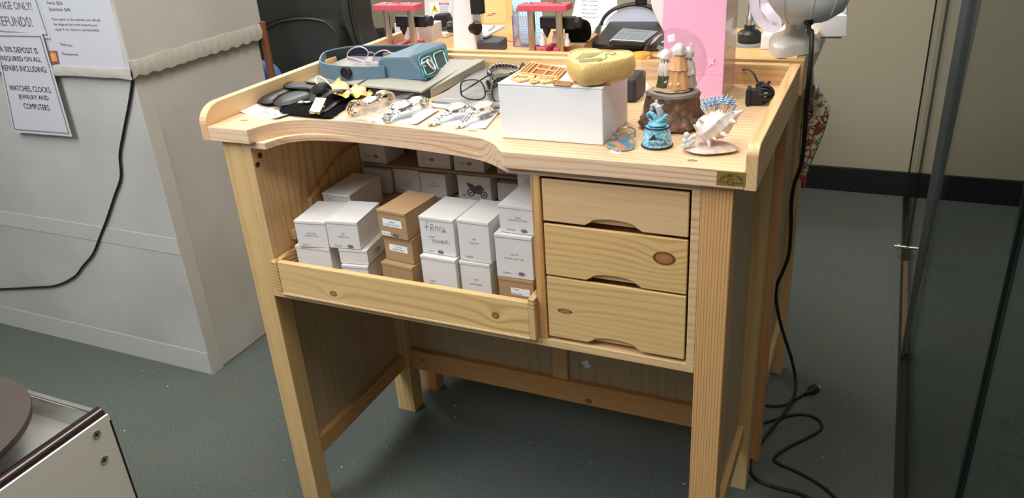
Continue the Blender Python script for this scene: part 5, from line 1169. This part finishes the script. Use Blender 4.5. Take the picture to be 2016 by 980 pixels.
P=[Y(1602,73,.78),Y(1666,72,.78),Y(1668,30,.78),Y(1600,33,.78)]
q=thing('paper_stack_tray',tuple(V((P[0].x+P[1].x)/2,.82,P[0].z)),'white card tray jutting past the right end of the rear bench','card tray')
MB().prism(P,V(-.03,.06,0)).build('tray_front',WHT,q,bevel=.001)
MB().prism([Y(1640,32,.80),Y(1667,30,.80),Y(1668,10,.80),Y(1655,4,.80),Y(1640,6,.80)],V(0,.02,0)).build('tray_flap',WHT2,q,bevel=.001)
MB().box((P[0].x-.08,.79,P[0].z-.004),(P[1].x-.01,.86,P[0].z-.0005)).build('tray_base',WHT2,q)
MB().box((P[0].x-.08,.80,H+.001),(P[0].x-.05,.85,P[0].z-.004)).build('tray_support',WHT2,q)
def lathe_tool():
    r=thing('small_drill_stand',tuple(Z(1470,92,H)),'small grey and black drill stand between the gift bag and the motor unit','drill stand')
    c=Z(1474,88,H+.0005)
    MB().lathe([(.034,0),(.034,.006),(.0,.006),(0,0)],c,n=24,sx=1.1).build('stand_base',GREYP,r,smooth=40)
    MB().lathe([(.024,.006),(.026,.012),(.026,.026),(.020,.032),(.012,.034),(.012,.044),(0,.044)],c,n=24).build('chuck',BLK,r,smooth=40)
    MB().lathe([(.009,.044),(.009,.060),(.006,.066),(.006,.12),(0,.12)],c,n=20).build('spindle',STEELD,r,smooth=40)
lathe_tool()
# metal clamp and stocking hanging at the side of the rear bench
def clamp():
    yp=.66; r=thing('metal_clamp',tuple(Y(1600,196,yp)),'steel screw clamp fixed to the right edge of the rear bench','clamp')
    r.location.z-=.0
    MB().tube([Y(1598,112,yp),Y(1599,168,yp)],.0032,10).tube([Y(1590,112,yp),Y(1589,170,yp)],.0022,8).build('rod',STEEL,r,smooth=50)
    MB().ell(Y(1604,180,yp),.009,.006,.014,16,10).build('wing_nut',STEEL,r,smooth=80)
    MB().tube(spline([Y(1612,183,yp),Y(1607,190,yp),Y(1592,194,yp),Y(1572,190,yp)],4),[.005]*4+[.004]*5+[.002]*4,10).tube([Y(1599,192,yp),Y(1599,206,yp)],.0032,8).build('clamp_arm',STEELD,r,smooth=60)
clamp()
def stocking():
    yp=.70; m,t,p=nt('leaf_print_fabric'); g=t.nodes.new('ShaderNodeNewGeometry')
    v=t.nodes.new('ShaderNodeTexVoronoi'); v.inputs['Scale'].default_value=26; v.feature='F1'; t.links.new(g.outputs['Position'],v.inputs['Vector'])
    w_=t.nodes.new('ShaderNodeTexNoise'); w_.inputs['Scale'].default_value=42; w_.inputs['Distortion'].default_value=1.2; t.links.new(g.outputs['Position'],w_.inputs['Vector'])
    n=t.nodes.new('ShaderNodeTexNoise'); n.inputs['Scale'].default_value=14; t.links.new(g.outputs['Position'],n.inputs['Vector'])
    leaf=ramp(t,w_.outputs['Fac'],[(.50,(0,)*3),(.54,(1,)*3),(.62,(1,)*3),(.66,(0,)*3)])
    lc=ramp(t,n.outputs['Fac'],[(.42,srgb(84,98,48)),(.5,srgb(128,92,58)),(.58,srgb(134,60,52))])
    t.links.new(mix(t,leaf,srgb(206,204,174),lc),p.inputs['Base Color']); p.inputs['Roughness'].default_value=.8
    r=thing('fabric_pouch',tuple(Y(1600,340,yp)),'leaf-patterned cream fabric bag hanging from the clamp at the bench side','fabric bag')
    MB().pillow(spline([Y(a,b,yp) for a,b in ((1592,166),(1606,168),(1613,178),(1624,192),(1633,213),(1630,235),(1620,268),(1605,304),(1592,334),(1586,346),(1577,342),(1573,300),(1577,240),(1583,190))],3,True),(0,1,0),.022,inset=.3).build('bag_body',m,r,smooth=80)
    MB().pillow(spline([Y(a,b,yp) for a,b in ((1576,344),(1586,345),(1588,356),(1584,372),(1580,360),(1574,352))],3,True),(0,1,0),.006).build('red_tassel',mat('red_cloth',srgb(150,50,45),.8),r,smooth=70)
    MB().tube(spline([Y(a,b,yp-.013) for a,b in ((1599,206),(1600,224),(1592,240),(1590,262),(1596,290),(1592,310),(1582,330))],4),.001,6).build('red_cord',mat('red_cord',srgb(190,80,60),.7),r)
stocking()
# ================================================================== CHAIRS AND FAR LEFT
def chair(label,yp,back,head,loc,extra=None):
    r=thing('office_chair',(loc[0],loc[1],0),label,'office chair')
    MB().prism(spline([Y(a,b,yp) for a,b in back],4,True),V(0,.09,-.01)).build('lower_backrest',LEATH,r,bevel=.02,seg=4,smooth=60)
    if head: MB().prism(spline([Y(a,b,yp+.06) for a,b in head],4,True),V(0,.09,0)).build('upper_backrest',LEATH,r,bevel=.025,seg=4,smooth=60)
    sp=spline([Y(a,b,yp-.004) for a,b in back],4,True); MB().tube(sp,.004,6,closed=True).build('piping',mat('leather_piping',(.03,.032,.03),.35),r,smooth=60)
    x,y=loc
    MB().box((x-.24,y-.0,.44),(x+.24,y+.48,.53)).build('seat_cushion',LEATH,r,bevel=.03,seg=4,smooth=60)
    MB().box((x-.05,y+.03,.53),(x+.05,y+.07,.75)).build('back_bracket',BLK,r)
    MB().lathe([(.028,.07),(.028,.44)],(x,y+.24,0),n=16).build('gas_lift',BLK,r,smooth=40)
    for k in range(5):
        a=2*math.pi*k/5; e=V(math.cos(a),math.sin(a),0); c=V(x,y+.24,0)
        MB().tube([c+e*.02+V(0,0,.09),c+e*.28+V(0,0,.06)],.018,8).ell(c+e*.28+V(0,0,.026),.026,.018,.026,12,8).build('base_leg',BLK,r,smooth=50)
    if extra: extra(r)
def armx(r):
    yp=1.04
    MB().prism(spline([Y(a,b,yp) for a,b in ((664,-30),(690,-30),(698,20),(704,60),(718,95),(700,100),(684,70),(668,30))],3,True),V(0,.10,0)).build('side_wing',LEATH,r,bevel=.015,seg=3,smooth=60)
    MB().tube(spline([Y(a,b,yp-.004) for a,b in ((688,-30),(692,20),(700,60),(712,95))],4),.003,6).tube(spline([Y(a,b,yp-.004) for a,b in ((682,-30),(686,20),(694,60),(704,95))],4),.003,6).build('wing_piping',bpy.data.materials['leather_piping'],r,smooth=60)
chair('black leather office chair behind the white pedestal and the bench',1.02,[(508,78),(512,66),(530,52),(560,41),(600,37),(635,42),(655,56),(668,80),(668,130),(640,170),(560,180),(515,160)],[(500,-40),(690,-40),(692,10),(680,60),(640,52),(600,44),(560,44),(520,54),(502,40)],(-.52,1.08),armx)
chair('second black office chair half hidden behind the left red press',1.75,[(728,66),(738,58),(765,57),(790,64),(800,80),(800,110),(770,120),(735,110)],None,(-.62,1.78))
tag(MB().pillow(spline([Y(a,b,.93) for a,b in ((511,165),(511,124),(520,119),(532,122),(545,135),(556,160),(560,190),(530,200),(512,195))],3,True),(0,1,0),.05,inset=.5).build('blue_cushion',mat('blue_cloth',srgb(84,124,180),.8,bump=.3,bscale=150),smooth=80),'blue cloth bundle peeking between pedestal and bench','cloth')
bpy.data.objects['blue_cushion'].location.z+=0
MB_=MB().box((-.598,.868,0),(-.575,.880,.96)).build('wooden_post',mat('reddish_stained_wood',srgb(128,80,54),.5,var=.15,scale=60),bevel=.002)
tag(MB_,'narrow reddish wooden board standing behind the white pedestal','board')
def backclutter():
    # cream boxy cabinet and beige wall-side counter between chair and presses
    r=thing('side_counter',(.3,2.1,0),'low beige counter with papers along the back wall behind the benches','counter')
    CM=mat('cream_laminate',srgb(206,198,178),.5)
    MB().box((-.12,1.95,0),(.72,2.36,.56)).build('counter_body',mat('dark_counter_front',(.06,.055,.045),.5),r,bevel=.004); MB().box((-.14,1.93,.56),(.74,2.37,.60)).build('counter_top',CM,r,bevel=.004)
backclutter()
# ================================================================== FLOOR: cords, plug, lint
tag(MB().tube(spline([Z(a,b,.004) for a,b in ((1470,806),(1490,800),(1508,798),(1530,799),(1548,796),(1562,788),(1578,779),(1588,774))],5),.0038,8).build('floor_cord',BLKM,smooth=60),'short black cord on the carpet leading to a plug','cord')
def plug():
    c=Z(1600,767,.011); d=(Z(1615,760,.011)-Z(1590,773,.011)).normalized(); n=V(-d.y,d.x,0)
    r=thing('electric_plug',(c.x,c.y,0),'black three-pin electric plug lying on the carpet by the rear bench','plug')
    MB().tube([c-d*.028,c-d*.012,c-d*.008,c+d*.012],[.004,.007,.0115,.0125],12).build('plug_body',BLKM,r,smooth=40)
    MB().obox(c+d*.020+n*.005,d,n,(0,0,1),.014,.0015,.005).obox(c+d*.020-n*.005,d,n,(0,0,1),.014,.0015,.005).build('pins',STEEL,r)
plug()
tag(MB().tube(spline([Z(a,b,.004) for a,b in ((1468,838),(1490,834),(1508,831),(1535,823),(1565,816),(1592,817),(1612,827),(1618,840),(1608,852),(1585,864),(1560,876),(1535,891),(1524,903),(1532,912),(1560,924),(1595,942),(1625,962),(1655,990),(1690,1025))],5),.0038,8).build('floor_cord',BLKM,smooth=60),'long black cord snaking over the carpet beside the glass partition','cord')
rnd=random.Random(5); mb=MB()
for (px,py) in [(757,823),(897,798),(897,820),(280,730),(464,748),(1428,700),(673,919),(1620,900),(1595,425),(560,905),(1640,560),(760,880),(330,760)]+[(rnd.uniform(200,1750),rnd.uniform(740,970)) for _ in range(14)]:
    q=Z(px,py,.0015); s=rnd.uniform(.0015,.0035); mb.ell(q,s,s*.6,.001,6,4,Matrix.Rotation(rnd.random()*3,3,'Z'))
tag(mb.build('carpet_lint',mat('white_lint',(.7,.7,.66),.9)),'small white bits of lint scattered over the carpet','lint',kind='stuff')
# ================================================================== WHITE TURNTABLE MACHINE, lower left
def turntable():
    zt=.60; c=Z(213,812,zt); x1=c.x; y1=c.y; x0=x1-.62; y0=y1-.62
    r=thing('turntable_machine',((x0+x1)/2,(y0+y1)/2,0),'white sided metal machine with a dark round plate in the near left corner','machine')
    WP=mat('white_powder_coat',srgb(226,224,216),.4); CH=mat('mirror_chrome',(.66,.66,.64),.12,1); DKM=mat('dark_chrome_bumper',(.07,.055,.055),.22,.85)
    MB().box((x1-.004,y0,.0),(x1,y1,zt-.002)).box((x0,y0,0),(x0+.004,y1,zt-.012)).box((x0+.004,y0,0),(x1-.004,y0+.004,zt-.012)).build('side_panel',WP,r,bevel=.001)
    MB().box((x0,y1-.004,0),(x1-.004,y1,zt-.004)).build('back_panel',CH,r)
    MB().box((x0,y0,zt-.045),(x1-.008,y1-.006,zt-.040)).build('recessed_top',mat('satin_metal_top',(.66,.68,.64),.35,.35,var=.1,scale=8),r)
    MB().box((x0,y1-.010,zt-.045),(x1-.03,y1+.001,zt)).build('rear_lip',CH,r,bevel=.002)
    MB().tube([V(x1-.0165,y0,zt-.004),V(x1-.0165,y1-.002,zt-.004)],.0125,20).build('edge_bumper',DKM,r,smooth=60)
    MB().tube([V(x1-.001,y1-.001,0),V(x1-.001,y1-.001,zt-.014)],.0022,8).build('corner_trim',BLKM,r)
    for k,(px,py) in enumerate(((190,855),(205,905))):
        q=X(px,py,x1+.0002)
        o=MB().lathe([(.0075,-.001),(.0075,.0008),(.0062,.0012),(.006,.0002),(0,.0002)],q,(1,0,0),20).build('screw',mat('screw_recess',(.55,.54,.5),.3,.6) if k==0 else bpy.data.materials['screw_recess'],r,smooth=30)
        MB().obox(q+V(.0008,0,0),(0,1,.4),(0,-.4,1),(1,0,0),.008,.0018,.0006).obox(q+V(.0009,0,0),(0,-.4,1),(0,1,.4),(1,0,0),.008,.0018,.0006).build('cross_slot',INK,o)
    zd=zt+.032
    a,b,cc=[Z(*p_,zd) for p_ in ((14,743),(62,790),(28,862))]
    # circle through three points
    ax,ay,bx,by,cx,cy=a.x,a.y,b.x,b.y,cc.x,cc.y; dd=2*(ax*(by-cy)+bx*(cy-ay)+cx*(ay-by))
    ux=((ax*ax+ay*ay)*(by-cy)+(bx*bx+by*by)*(cy-ay)+(cx*cx+cy*cy)*(ay-by))/dd; uy=((ax*ax+ay*ay)*(cx-bx)+(bx*bx+by*by)*(ax-cx)+(cx*cx+cy*cy)*(bx-ax))/dd
    R=math.hypot(ax-ux,ay-uy); print('DISC',ux,uy,R,x0,x1,y0,y1)
    MB().lathe([(0,-.016),(R*.96,-.016),(R*.99,-.012),(R,-.003),(R*.995,0),(0,0)],(ux,uy,zd),n=72).build('round_plate',mat('brown_black_plate',(.065,.05,.042),.5,bump=.1,bscale=500),r,smooth=40)
    MB().lathe([(.05,0),(.05,.05),(.03,.062)],(ux,uy,zt-.045),n=30).build('spindle_hub',CH,r,smooth=40)
turntable()
